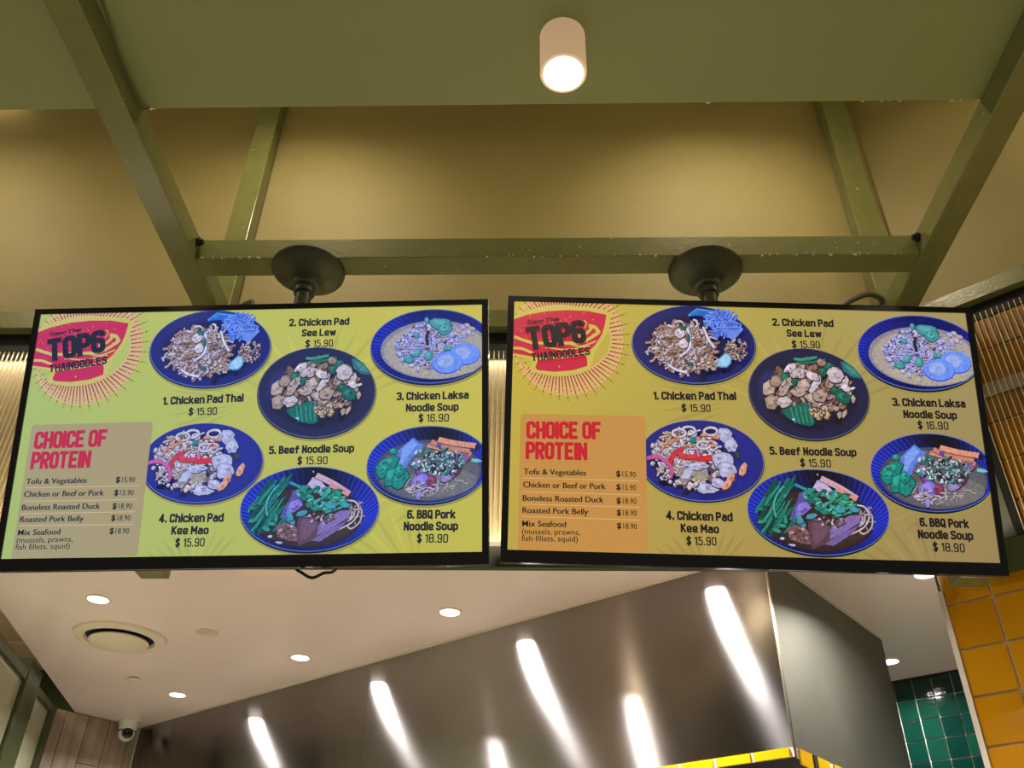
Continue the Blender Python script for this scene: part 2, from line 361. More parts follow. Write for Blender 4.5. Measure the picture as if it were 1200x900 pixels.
# beige upper ceiling and olive wall beyond the left edge
o = MB().box(-4.2, -1.9, 2.62, 5.25, 1.62, 1.66, xy).build('ceiling_left', M_['cream']); tag(o, 'cream upper ceiling beyond the left edge', kind='structure')
o = MB().box(-4.2, -1.7, 5.26, 5.32, .6, 1.66, xy).build('wall_left', M_['dgreen']); tag(o, 'olive wall piece above the glazed partition', kind='structure')
e = empty('air_grille', up((-2.905, 4.87, 1.62)), label='white slatted air grille in the ceiling above the glazed partition', cat='grille')
MB().box(-.13, .13, -.125, -.11, -.014, 0).box(-.13, .13, .11, .125, -.014, 0).box(-.13, -.115, -.11, .11, -.014, 0).box(.115, .13, -.11, .11, -.014, 0).build('frame', M_['white'], e)
sl0 = MB().box(-.110, .110, -.004, .004, -.013, 0).build('slat', M_['white'], e)
for i in range(12):
    s_ = sl0 if i == 0 else sl0.copy()
    if i: C.objects.link(s_); s_.parent = e
    s_.location = (0, -.099+i*.018, 0)
# wooden wall
ww = MB().box(-4.95, -4.8645, 2.07, 2.61, -1.6, 1.247, st).build('wall_wood', M_['black']); tag(ww, 'wall of vertical wood planks left of the hood', kind='structure')
pk = {}
for i in range(5):
    t0 = 2.568-.1235*i; t1 = t0+.1225 if i else 2.611
    cuts = {0: [-.2], 1: [.35], 2: [1.014], 3: [.55], 4: [.9]}.get(i, [random.uniform(-.5, 1)])
    zs = [-1.6]+cuts+[1.247]
    for z0, z1 in zip(zs, zs[1:]):
        MB().box(-4.864, -4.852+random.uniform(-.001, .001), t0+.001, t1-.001, z0+.001, z1-.001, st).build('plank', M_['wood'], ww, bevel=.001)
MB().box(-4.852, -4.842, 2.6125, 2.6155, .2, 1.2425, st).build('edge_trim', M_['edge'], ww)
# hood
steel_f = steel('brushed_hood_steel', (146, 141, 140), .165, 1.0, (0, 0, 1), .03)
steel_s = steel('satin_hood_steel', (134, 132, 120), .55, .3, (0, 0, 1))
hd = empty('range_hood', st(-2.98, 3.1, .63), label='large brushed stainless steel range hood under the kitchen ceiling', cat='range hood')
ih = Matrix.Translation(-Vector(hd.location))
def hst(s, t, z):
    p = st(s, t, z); return (p[0]-hd.location[0], p[1]-hd.location[1], p[2]-hd.location[2])
MB().box(-2.995, -1.113, 2.616, 2.622, .640, 1.2485, hst).build('front_panel', steel_f, hd)
MB().box(-4.850, -2.996, 2.616, 2.622, .640, 1.2485, hst).build('front_panel', steel_f, hd)
MB().box(-1.119, -1.113, 2.6225, 3.655, .640, 1.2485, hst).build('side_panel', steel_s, hd)
MB().box(-4.83, -1.13, 2.64, 3.645, .70, .72, hst).build('underside', M_['under'], hd)
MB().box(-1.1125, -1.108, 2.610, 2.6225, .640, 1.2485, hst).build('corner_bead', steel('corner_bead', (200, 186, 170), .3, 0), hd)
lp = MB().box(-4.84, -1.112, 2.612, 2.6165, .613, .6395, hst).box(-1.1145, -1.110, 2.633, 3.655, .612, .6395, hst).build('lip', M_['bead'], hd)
k = 0; s_ = -1.118  # yellow pieces: the tile wall's reflection in the lip, put in as colour
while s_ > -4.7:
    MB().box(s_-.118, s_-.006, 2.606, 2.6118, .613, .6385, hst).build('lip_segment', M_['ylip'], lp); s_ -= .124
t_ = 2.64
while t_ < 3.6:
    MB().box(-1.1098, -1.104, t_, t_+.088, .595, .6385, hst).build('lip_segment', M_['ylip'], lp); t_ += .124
MB().box(-1.135, -1.100, 2.726, 2.748, .585, .6375, hst).build('lip_clip', M_['black'], hd)
MB().box(-4.85, -1.113, 2.609, 2.6155, 1.243, 1.2495, hst).box(-1.1125, -1.106, 2.61, 3.655, 1.243, 1.2495, hst).build('sealant', M_['bead'], hd)
# green tiled wall
gw = MB().box(-1.75, 0.0, 4.244, 4.30, -1.6, 1.2495, st).build('wall_kitchen', M_['ggrout']); tag(gw, 'wall of glossy dark green square tiles with white grout', kind='structure')
gt = [MB().box(0, .0795, 0, .009, 0, .0815).build('tile', M_['gtile'][i], gw, bevel=.0015) for i in range(3)]
gf = [True]*3
for c in range(14):
    for r in range(11):
        k = random.choice([0, 1, 2, 0]); o = gt[k] if gf[k] else gt[k].copy()
        if not gf[k]: C.objects.link(o); o.parent = gw
        gf[k] = False
        o.location = st(-1.284+.0014-.084*4+c*.0835, 4.235, 1.156-r*.0863+.001); o.rotation_euler = (random.uniform(-.004, .004), 0, ang+random.uniform(-.004, .004))
MB().box(-1.75, 0, 4.233, 4.244, 1.2405, 1.2495, st).build('top_border', M_['plinth'], gw)

# ceiling fittings
def dl(x, y, nm, power=17):
    e = empty('downlight', (x, y, ZK+ZC), label=nm, cat='downlight', group='recessed kitchen downlights')
    MB().lathe([(.048, 0), (.048, -.003), (.040, -.005), (.036, -.002)], 32, cap0=False, cap1=False).build('ring', M_['white'], e, smooth=True)
    MB().lathe([(.037, -.0022), (.037, -.003)], 32).build('lens', M_['glowk'], e)
    l = lamp('downlight_light', 'AREA', (x, y, ZK-.006), power, COOL, shape='DISK', size=.07, spread=math.radians(150))
rowA = [(-4.128, 'lit downlight near the security camera'), (-3.192, 'lit downlight between the hood edge and the round vent'), (-2.301, 'lit downlight below the middle of the left screen'), (-1.41, 'lit downlight in the hood row hidden behind the right screen')]
for s_, nm in rowA: p = st(s_, 2.381, 0); dl(p[0], p[1], nm)
for s_, t_, nm, pw in [(-3.271, 1.474, 'warm lit downlight nearest the left screen, above the round vent', 20), (-2.36, 1.50, 'lit downlight of the front row hidden behind the left screen', 20), (-1.192, 3.953, 'small lit downlight beside the hood, near the green tiles', 9), (-.75, 3.11, 'lit downlight just under the right screen by the yellow tiles', 14)]:
    p = st(s_, t_, 0); dl(p[0], p[1], nm, pw)
p = st(-3.587, 1.752, ZK); e = empty('round_vent', p, label='large round dished air vent in the kitchen ceiling', cat='vent')
MB().lathe([(.186, 0), (.184, -.008), (.165, -.018), (.142, -.016), (.136, -.004)], 64, cap0=False, cap1=False).build('outer_ring', M_['white'], e, smooth=True)
MB().lathe([(.137, -.0012), (.137, -.003)], 48).build('dark_throat', M_['black'], e)
MB().lathe([(.118, -.020), (.120, -.026), (.112, -.032), (.08, -.043), (.03, -.050), (.005, -.051)], 64).build('dish', M_['white'], e, smooth=True)
MB().lathe([(.02, -.0035), (.02, -.0195)], 16).build('spindle', M_['white'], e)
p = st(-3.249, 1.944, ZK); e = empty('ceiling_speaker', p, label='small flush round sensor plate right of the round vent', cat='ceiling sensor')
MB().lathe([(.046, 0), (.045, -.003), (.028, -.004)], 40, cap0=False).build('plate', mat('sensor_plate', (196, 182, 164), .5), e, smooth=True)
MB().lathe([(.008, -.0042), (.007, -.009)], 16).build('sensor_nub', M_['white'], e, smooth=True)
p = st(-4.066, 2.106, ZK); e = empty('sprinkler_cover', p, label='small plain disc cover below the round vent', cat='sprinkler')
MB().lathe([(.030, -.004), (.030, -.008), (.0285, -.009)], 32).build('disc', M_['white'], e, smooth=True)
MB().lathe([(.025, 0), (.025, -.0038)], 24).build('neck', M_['black'], e)
# security camera
e = empty('security_camera', up((-2.207, 4.935, ZK)), label='white turret security camera where wood wall meets hood', cat='security camera')
MB().lathe([(.052, 0), (.052, -.018), (.048, -.024), (.046, -.05), (.036, -.055)], 40, cap0=False).build('base', M_['cam'], e, smooth=True)
b = MB()
nn = 24
b.lathe([(.043*math.cos(a), .043*math.sin(a)) for a in [math.radians(v) for v in range(-85, 86, 10)]], 32)
ball = b.build('ball', M_['cam'], e, smooth=True); ball.location = (0, 0, -.062)
dirv = (Vector((0, 0, ZC))-Vector(up((-2.207, 4.935, ZK)))).normalized(); dirv = (dirv+Vector((.12, 0, .05))).normalized()
ln = MB().lathe([(.027, .034), (.028, .040), (.024, .0435), (.010, .0445)], 32).build('lens', M_['lens'], e, smooth=True)
ln.location = (0, 0, -.062); ln.rotation_euler = dirv.to_track_quat('Z', 'Y').to_euler()
cr = MB().lathe([(.0455, -.004), (.0455, .001)], 36).build('collar_slot', M_['black'], e); cr.location = (0, 0, -.052)

# glazed partition on the left, parallel to the ceiling edge
pu = Vector((-.2217, .9751)); pn = Vector((-.9751, -.2217))
PA = Vector((-2.225, 3.563))
def part(u, v, z): q = PA+pu*u+pn*v; return (q.x, q.y, z+ZC)
def partition(u0, u1, v, zt, label, sash=.06, sl=.075, sr=.075):
    e = empty('glazed_panel', part((u0+u1)/2, v, -1.6), label=label, cat='glass panel')
    L = Vector(e.location)
    f = lambda a, b, c: tuple(Vector(part(a, b, c))-L)
    MB().box(u0, u1, v, v+.045, zt-sash, zt, f).build('top_rail', M_['dgreen'], e, bevel=.002)
    MB().box(u0, u1, v, v+.045, -1.6, -1.48, f).build('bottom_rail', M_['dgreen'], e, bevel=.002)
    MB().box(u0, u0+sl, v, v+.045, -1.479, zt-sash-.001, f).build('stile', M_['dgreen'], e, bevel=.002)
    MB().box(u1-sr, u1, v, v+.045, -1.479, zt-sash-.001, f).build('stile', M_['dgreen'], e, bevel=.002)
    MB().box(u0+sl, u1-sr, v+.015, v+.025, -1.479, zt-sash-.001, f).build('pane', M_['pane'], e)
partition(-1.0, .489, 0, 1.247, 'dark green framed frosted glass panel, the nearer of two at left', .047, .08, .004)
partition(.702, 1.158, .012, 1.247, 'narrow dark green framed glass panel next to the wood wall', .038, .06, .10)
o = MB().box(.492, .700, -.004, .06, -1.6, 1.29, part).build('partition_post', M_['dgreen'], bevel=.002); tag(o, 'dark green upright between the two glazed panels', 'post')
o = MB().box(-1.5, 1.25, .70, .74, -1.6, 1.24, part).build('wall_far_left', M_['cream']); tag(o, 'cream wall beyond the glazed panels', kind='structure')
lamp('corridor_light', 'AREA', (-2.72, 3.9, 1.58), 13, (1, .9, .72), shape='RECTANGLE', size=.15, size_y=1.0)  # added fill without a lamp body, brightens the frosted panes

# ------------------------------------------------------------------ menu screens
SW, SH = 1.21, 0.662
# the artwork was measured off the right screen; this maps its sheet coordinates onto the flat panel (metres)
def homography(src, dst):
    A = []; b = []
    for (x, y), (u, v) in zip(src, dst):
        A.append([x, y, 1, 0, 0, 0, -u*x, -u*y]); b.append(u)
        A.append([0, 0, 0, x, y, 1, -v*x, -v*y]); b.append(v)
    n = 8
    for i in range(n):
        p = max(range(i, n), key=lambda r: abs(A[r][i])); A[i], A[p] = A[p], A[i]; b[i], b[p] = b[p], b[i]
        for r in range(n):
            if r != i:
                q = A[r][i]/A[i][i]
                if q:
                    A[r] = [a-q*c for a, c in zip(A[r], A[i])]; b[r] -= q*b[i]
    return [b[i]/A[i][i] for i in range(n)]+[1]
HH = homography([(602.5, 353.5), (1131, 367), (1172, 660.5), (595, 644)], [(-SW/2, SH/2), (SW/2, SH/2), (SW/2, -SH/2), (-SW/2, -SH/2)])
def art(x, y):
    d = HH[6]*x+HH[7]*y+1
    return ((HH[0]*x+HH[1]*y+HH[2])/d, (HH[3]*x+HH[4]*y+HH[5])/d)
BOXR = art(757.3, 560)[0]                  # right edge of the price panel: plate 4 is cut by it
def clip(pts, x0, x1, y0, y1):
    for ax, lim, sg in ((0, x0, 1), (0, x1, -1), (1, y0, 1), (1, y1, -1)):
        out = []
        for i in range(len(pts)):
            a, b = pts[i-1], pts[i]; da = sg*(a[ax]-lim); db = sg*(b[ax]-lim)
            if (da >= 0) != (db >= 0):
                t = da/(da-db); out.append((a[0]+(b[0]-a[0])*t, a[1]+(b[1]-a[1])*t))
            if db >= 0: out.append(b)
        pts = out
        if len(pts) < 3: return []
    return pts
def paper(side):                           # the left panel's LCD shows everything cooler and paler
    def f(c, u):
        if side == 'R': return c
        k = .55+.45*max(0, min(1, .5-u/SW))
        return (c[0]*.92+8*k, c[1]*.90+24*k, c[2]*.90+44*k)
    return f
def print_mat(name, strength=1.0):
    m = bpy.data.materials.new(name); m.use_nodes = True; nt = m.node_tree; b = nt.nodes['Principled BSDF']
    b.inputs['Base Color'].default_value = (.01, .01, .01, 1); b.inputs['Roughness'].default_value = .2; b.inputs['Specular IOR Level'].default_value = .22
    a = nt.nodes.new('ShaderNodeVertexColor'); a.layer_name = 'ink'
    nt.links.new(a.outputs['Color'], b.inputs['Emission Color']); b.inputs['Emission Strength'].default_value = strength
    return m
M_['lcd'] = print_mat('lit_screen_picture', .97)
M_['photo'] = print_mat('lit_screen_photograph', .97)
def grain(m):
    nt = m.node_tree; b = nt.nodes['Principled BSDF']; vc = [n for n in nt.nodes if n.type == 'VERTEX_COLOR'][0]
    tc = nt.nodes.new('ShaderNodeTexCoord'); cur = vc.outputs['Color']
    for sc_, lo, hi in ((420, .80, 1.18), (110, .84, 1.14)):
        n = nt.nodes.new('ShaderNodeTexNoise'); n.inputs['Scale'].default_value = sc_; n.inputs['Detail'].default_value = 2
        mr = nt.nodes.new('ShaderNodeMapRange'); mr.inputs[1].default_value = .33; mr.inputs[2].default_value = .67; mr.inputs[3].default_value = lo; mr.inputs[4].default_value = hi
        vm = nt.nodes.new('ShaderNodeVectorMath'); vm.operation = 'SCALE'
        nt.links.new(tc.outputs['Object'], n.inputs['Vector']); nt.links.new(n.outputs['Fac'], mr.inputs[0])
        nt.links.new(cur, vm.inputs[0]); nt.links.new(mr.outputs[0], vm.inputs['Scale']); cur = vm.outputs[0]
    nt.links.new(cur, b.inputs['Emission Color'])
grain(M_['photo'])

class Art:                                 # flat coloured pieces laid over one another by hair's breadths
    def __init__(s, tint, base=.0, box=None, seed=1):
        s.v = []; s.f = []; s.c = []; s.photo = False; s.plate = 0; s.z = base; s.t = tint; s.b = box or (-SW/2, SW/2, -SH/2, SH/2); s.r = random.Random(seed)
    def uv(s, pts, col, dz=4e-6):
        pts = clip(pts, *s.b)
        if not pts: return
        s.z += dz; k = len(s.v)
        s.v += [(p[0], -s.z, p[1]) for p in pts]; s.f.append(list(range(k, k+len(pts)))); s.c.append([s.t(col, p[0]) for p in pts])
    def p(s, pts, col, dz=4e-6): s.uv([art(*q) for q in pts], col, dz)
    def ell(s, cx, cy, a, b, ang=0, col=(0, 0, 0), n=48, dz=2e-5):
        c_, s_ = math.cos(math.radians(ang)), math.sin(math.radians(ang))
        s.p([(cx+a*math.cos(t)*c_-b*math.sin(t)*s_, cy+a*math.cos(t)*s_+b*math.sin(t)*c_) for t in [2*math.pi*i/n for i in range(n)]], col, dz)
    def strip(s, pts, w_, col, out=None):
        P = []
        for i in range(len(pts)-1):
            a, b, c, d = pts[max(i-1, 0)], pts[i], pts[i+1], pts[min(i+2, len(pts)-1)]
            for q in range(4):
                u = q/4; P.append(tuple(.5*((2*b[j])+(c[j]-a[j])*u+(2*a[j]-5*b[j]+4*c[j]-d[j])*u*u+(3*b[j]-a[j]-3*c[j]+d[j])*u**3) for j in (0, 1)))
        P.append(pts[-1])
        for ww_, cc, off in (([(w_+1.1, out, .35)] if out else [])+[(w_, col, 0)]):
            z0 = s.z; z1 = s.z+4e-6
            for a, b in zip(P, P[1:]):
                L = math.hypot(b[0]-a[0], b[1]-a[1]) or 1; nx, ny = -(b[1]-a[1])/L*ww_/2, (b[0]-a[0])/L*ww_/2
                ex, ey = (b[0]-a[0])/L*ww_*.15, (b[1]-a[1])/L*ww_*.15
                s.z = z0
                s.p([(a[0]+nx-ex, a[1]+ny+off-ey), (b[0]+nx+ex, b[1]+ny+off+ey), (b[0]-nx+ex, b[1]-ny+off+ey), (a[0]-nx-ex, a[1]-ny+off-ey)], cc)
            s.z = z1
    def blob(s, cx, cy, a, b, ang, col, dark=None, light=None, n=7):
        r = s.r; c_, s_ = math.cos(math.radians(ang)), math.sin(math.radians(ang))
        P = []; n = 13 if a > 5.5 else n
        for i in range(n):
            t = 2*math.pi*(i+r.uniform(-.25, .25))/n; q = r.uniform(.78, 1.1)
            x, y = a*q*math.cos(t), b*q*math.sin(t); P.append((x*c_-y*s_, x*s_+y*c_))
        if dark: s.p([(cx+x*1.12+.3, cy+y*1.12+.7) for x, y in P], dark)
        s.p([(cx+x, cy+y) for x, y in P], col)
        if light:
            s.p([(cx+x*.55-.15*a, cy+y*.5-.25*b) for x, y in P], light)
            if a > 5.5:
                for _ in range(3):
                    ox, oy, q = r.uniform(-.5, .5)*a, r.uniform(-.4, .5)*b, r.choice([.86, .78, 1.07]); s.p([(cx+ox+x*.3, cy+oy+y*.22) for x, y in P[::2]], tuple(min(255, v*q) for v in col))
    def inside(s, cx, cy, a, b, ang=0):
        r = s.r; q = math.sqrt(r.random()); t = r.uniform(0, 6.283); c_, s_ = math.cos(math.radians(ang)), math.sin(math.radians(ang))
        x, y = a*q*math.cos(t), b*q*math.sin(t); return cx+x*c_-y*s_, cy+x*s_+y*c_
    def mixc(s, cols, j=12):
        c = s.r.choice(cols); d = s.r.uniform(-j, j); return tuple(max(0, min(255, v+d)) for v in c)
    def noodles(s, cx, cy, a, b, ang, n, cols, w_=2.2, L=9, out=(88, 62, 66), curl=1.0):
        for _ in range(n):
            x, y = s.inside(cx, cy, a, b, ang); t = s.r.uniform(0, 6.28); P = [(x, y)]
            for _ in range(4):
                t += s.r.uniform(-1, 1)*curl; x += math.cos(t)*L/3; y += math.sin(t)*L/3*.75
                if ((x-cx)/(a+4))**2+((y-cy)/(b+4))**2 > 1.15: break
                P.append((x, y))
            if len(P) > 2: s.strip(P, w_*s.r.uniform(.8, 1.15), s.mixc(cols), out)
    def bits(s, cx, cy, a, b, ang, n, cols, sz=2, dark=(60, 45, 45), lt=None):
        for _ in range(n):
            x, y = s.inside(cx, cy, a, b, ang); c = s.mixc(cols)
            s.blob(x, y, sz*s.r.uniform(.6, 1.4), sz*s.r.uniform(.4, .9), s.r.uniform(0, 180), c, dark, lt, n=s.r.choice([5, 6, 7]))
    def build(s, name, parent):
        me = bpy.data.meshes.new(name); me.from_pydata(s.v, [], s.f); me.update()
        ca = me.color_attributes.new('ink', 'FLOAT_COLOR', 'CORNER'); i = 0
        buf = []
        for cc in s.c:
            for c in cc: buf += [*lin(tuple(max(0, min(255, v)) for v in c)), 1.0]
        ca.data.foreach_set('color', buf)
        me.materials.append(M_['lcd'])
        if s.photo:
            me.materials.append(M_['photo'])
            me.polygons.foreach_set('material_index', [0 if i < s.plate else 1 for i in range(len(me.polygons))])
        o = bpy.data.objects.new(name, me); C.objects.link(o); o.parent = parent; return o

def dish_plate(A, cx, cy, a, b, ang, base, rim, shade, well):
    A.ell(cx+1, cy+3.0, a+1.5, b+1.5, ang, (160, 148, 60))
    A.ell(cx, cy+1.0, a+.6, b+.8, ang, shade)
    A.ell(cx, cy, a, b, ang, rim); A.ell(cx, cy-.2, a-.9, b-.9, ang, base)
    A.plate = len(A.f)+6
    for k in range(6): A.ell(cx, cy+1, (a*.86)*(1-k*.03), (b*.84)*(1-k*.03), ang, tuple(base[i]+(well[i]-base[i])*k/5 for i in range(3)))
def dish_bowl(A, cx, cy, a, b, ang, icx, icy, ia, ib, soup, soup2):
    A.ell(cx+1, cy+4.0, a+1, b+1.5, ang, (158, 146, 62))
    A.ell(cx, cy+1.6, a, b+1.2, ang, (14, 16, 44)); A.ell(cx, cy, a+.3, b+.3, ang, (92, 110, 190)); A.ell(cx, cy, a-.7, b-.7, ang, (24, 28, 120))
    c_, s_ = math.cos(math.radians(ang)), math.sin(math.radians(ang))
    def pt(t, f):
        t2 = t+.10*f
        x, y = (a-.9)*math.cos(t), (b-.9)*math.sin(t); ox, oy = cx+x*c_-y*s_, cy+x*s_+y*c_
        x, y = ia*math.cos(t2), ib*math.sin(t2); ix, iy = icx+x*c_-y*s_, icy+x*s_+y*c_
        return (ox+(ix-ox)*f, oy+(iy-oy)*f)
    n = 132
    for i in range(n):
        t0, t1 = 2*math.pi*i/n, 2*math.pi*(i+1)/n; tm = (t0+t1)/2
        up_ = max(0, -math.sin(tm)); side = abs(math.cos(tm)); near = abs(((tm/math.pi*180-272+180) % 360)-180)
        br = .35+.85*side*(1-.45*max(0, math.sin(tm))); br *= .28+.72*min(1, near/38)
        c1 = (30*br, 46*br, 186*br) if i % 2 else (16*br, 24*br, 112*br)
        A.p([pt(t0, 0), pt(t1, 0), pt(t1, .96), pt(t0, .96)], c1, 0 if i else 2e-5)
    if True:
        A.plate = len(A.f)
        A.ell(icx, icy, ia, ib, ang, soup2); A.ell(icx+1, icy+1.5, ia*.95, ib*.93, ang, soup)

LAV = (198, 186, 214); BEI = (190, 160, 142); BRN = (132, 96, 84)
def paint_1(A):
    dish_plate(A, 812.5, 404, 72.5, 45.6, 4, (24, 27, 98), (96, 106, 176), (14, 15, 52), (17, 18, 66))
    A.bits(818, 420, 42, 22, 10, 30, [(14, 14, 50)], 5, None)
    A.bits(800, 408, 36, 26, 14, 90, [(120, 84, 70), (150, 112, 92)], 5, None)
    A.noodles(800, 408, 38, 28, 14, 260, [LAV, BEI, (170, 136, 124), (206, 186, 196), (150, 116, 104)], 2.3, 11, (74, 50, 58))
    A.bits(802, 408, 37, 27, 14, 160, [(200, 180, 196), (176, 140, 120), (120, 84, 66)], 2.2, (62, 40, 46))
    for p in ([(804, 385), (808, 398), (806, 410), (796, 418)], [(823, 384), (829, 398), (836, 408)], [(782, 428), (792, 434), (804, 437)]): A.strip(p, 2.6, (214, 208, 236), (80, 60, 80))
    for x, y in ((796, 391), (800, 404)): A.blob(x, y, 6.5, 6, 10, (204, 190, 206), (70, 48, 56), (224, 214, 228))
    for x, y, q in ((798, 384, 20), (806, 396, 80), (807, 427, 10), (800, 385, -30)): A.blob(x, y, 5, 2, q, (28, 104, 88), (20, 50, 46))
    for k in range(7): A.strip([(806+k*1.5, 370-k*1.2), (818+k, 369-k*.8), (834+k, 372-k*.9)], 1.8, (70, 170-k*4, 225), (40, 96, 190))
    A.noodles(845, 380, 18, 13, 35, 110, [(110, 150, 246), (140, 172, 250), (92, 128, 236)], 1.3, 10, (52, 78, 190), .7)
    for k in range(9): A.strip([(842+k*2.2, 384), (850+k*2, 391-k*.8), (858+k*1.4, 400-k*1.6)], 1.2, (134, 166, 248), (60, 84, 200))
    A.bits(861, 411, 14, 13, -20, 150, [(196, 170, 160), (150, 118, 104), (220, 200, 200)], 1.3, (84, 62, 62))
    A.bits(830, 428, 10, 7, 0, 30, [(206, 184, 170), (160, 124, 100)], 2.0, (60, 40, 40))
    A.p([(837, 429), (841, 421), (848, 415), (853, 415.5), (856, 420), (855.5, 427), (851, 431.5), (844, 432)], (96, 150, 200))
    A.p([(839, 429), (842, 422), (848, 416.5), (852.5, 417), (854.5, 421), (854, 426), (850, 430), (844, 430.5)], (158, 206, 236))
def paint_2(A):
    dish_plate(A, 947.5, 462, 71.5, 53, 12, (32, 30, 66), (92, 92, 128), (14, 14, 30), (26, 24, 48))
    A.ell(899, 450, 11, 20, 18, (38, 36, 80)); A.ell(898, 449, 7, 14, 18, (44, 42, 94))
    A.p([(984, 424), (990, 424), (1000, 430), (1008, 441), (1009, 444), (998, 442), (988, 435)], (40, 108, 110)); A.p([(987, 426), (1000, 432), (1006, 441), (997, 438)], (70, 140, 130))
    A.bits(948, 470, 46, 34, 10, 30, [(16, 14, 28)], 6, None)
    A.bits(948, 455, 42, 30, 10, 90, [(96, 70, 60), (70, 50, 46)], 5, None)
    A.bits(948, 454, 47, 32, 10, 150, [(150, 118, 98), (112, 80, 64), (176, 150, 138)], 4.5, (48, 34, 34))
    A.strip([(930, 421), (940, 421.5), (956, 419)], 3.2, (62, 146, 120), (20, 60, 50)); A.strip([(936, 425.5), (950, 425), (966, 422)], 2.6, (34, 110, 92), (16, 50, 44))
    for x, y, a, b, q in ((920, 443, 7, 6, 30), (970, 430, 8, 5, 20), (978, 456, 9, 6, 25), (987, 466, 10, 7, 15), (930, 445, 5, 9, 10), (964, 436, 6, 5, 0)): A.blob(x, y, a, b, q, (22, 92, 80), (12, 44, 40), (48, 130, 110))
    for pts in ([(914, 482), (929, 474), (944, 472), (951, 476), (954, 497), (948, 500), (935, 497), (922, 490)],):
        A.p([(x+.5, y+1.2) for x, y in pts], (10, 36, 34)); A.p(pts, (20, 98, 84))
        for k in range(5): A.strip([(926+k*5.5, 478-k*.6), (928+k*5.2, 486), (931+k*5, 496)], 1.2, (66, 146, 124))
        A.blob(929, 492, 2.4, 1.6, 10, (150, 190, 236))
    A.bits(962, 484, 13, 8, 0, 34, [(170, 140, 108), (124, 92, 60), (196, 172, 140)], 3.4, (44, 30, 26), (206, 186, 160))
    A.bits(984, 482, 7, 5, 0, 8, [(180, 154, 140), (140, 106, 92)], 4, (44, 30, 26))
    L = [(900, 455, 8, 9, 20), (904, 472, 9, 9, -10), (918, 471, 9, 8, 20), (908, 447, 7, 7, 40), (919, 454, 6, 14, 28), (936, 438, 11, 6, -12), (950, 441, 10, 5, 20), (941, 452, 7, 8, 30), (955, 452, 5, 13, 35), (961, 464, 9, 8, 10), (978, 440, 10, 9, 30), (986, 448, 8, 8, -20), (972, 448, 6, 8, 10), (934, 460, 9, 5, 10), (950, 467, 7, 5, 20), (990, 455, 7, 4, 30), (925, 432, 8, 5, -30), (961, 425, 6, 4, 20), (958, 473, 9, 4, -10), (997, 456, 5, 2, -15), (999, 468, 3, 5, 0), (915, 460, 5, 4, 0)]
    A.r.shuffle(L)
    for x, y, a, b, q in L:
        c = A.mixc([(196, 178, 186), (176, 152, 140), (206, 192, 206), (160, 132, 116)], 8); A.blob(x, y, a, b, q, c, (56, 40, 42), tuple(min(255, v+18) for v in c), n=A.r.choice([5, 6, 7]))
    A.bits(945, 455, 40, 26, 10, 50, [(140, 100, 90), (196, 176, 180)], 1.8, (60, 40, 40))
def paint_3(A):
    dish_bowl(A, 1078, 413.5, 73.5, 43.5, 6, 1083, 418, 66, 34.5, (172, 162, 152), (140, 132, 142))
    A.ell(1090, 438, 46, 11, 4, (178, 168, 148))
    A.bits(1083, 418, 60, 30, 6, 60, [(186, 174, 160), (164, 152, 140), (150, 110, 84)], 1.6, None)
    A.bits(1074, 414, 40, 26, 10, 260, [(150, 158, 236), (178, 174, 226), (126, 140, 232), (190, 182, 214)], 3.6, (84, 76, 130), (196, 196, 242))
    A.bits(1072, 412, 34, 24, 10, 110, [(60, 44, 52), (110, 80, 84)], 1.8, None)
    A.noodles(1070, 412, 30, 22, 0, 30, [(180, 176, 228)], 1.6, 9, (90, 80, 130))
    for x, y, a, b, q in ((1085, 388, 13, 7, 12), (1091, 395, 8, 7, 0), (1068, 383, 3, 4, 0), (1058, 400, 5, 3, 30), (1062, 421, 6, 4, -40), (1076, 425, 5, 6, 0), (1053, 428, 7, 4, 20), (1098, 417, 6, 3, 0)): A.blob(x, y, a, b, q, (66, 150, 160), (30, 80, 90), (88, 176, 176))
    A.strip([(1072, 396), (1071, 404), (1073, 412)], 4, (50, 36, 40), None)
    A.bits(1114, 400, 12, 10, 0, 20, [(160, 166, 236), (188, 176, 180)], 3.2, (100, 90, 140))
    for cx, cy, q in ((1119, 424.5, 14), (1099.5, 434, 6)):
        A.ell(cx, cy+1, 18.5, 13, q, (66, 82, 200)); A.ell(cx, cy, 17.8, 12.4, q, (104, 146, 250)); A.ell(cx-2, cy-1, 11.4, 8.8, q, (122, 144, 228)); A.ell(cx-2.4, cy-1.3, 9.6, 7.4, q, (150, 172, 238))
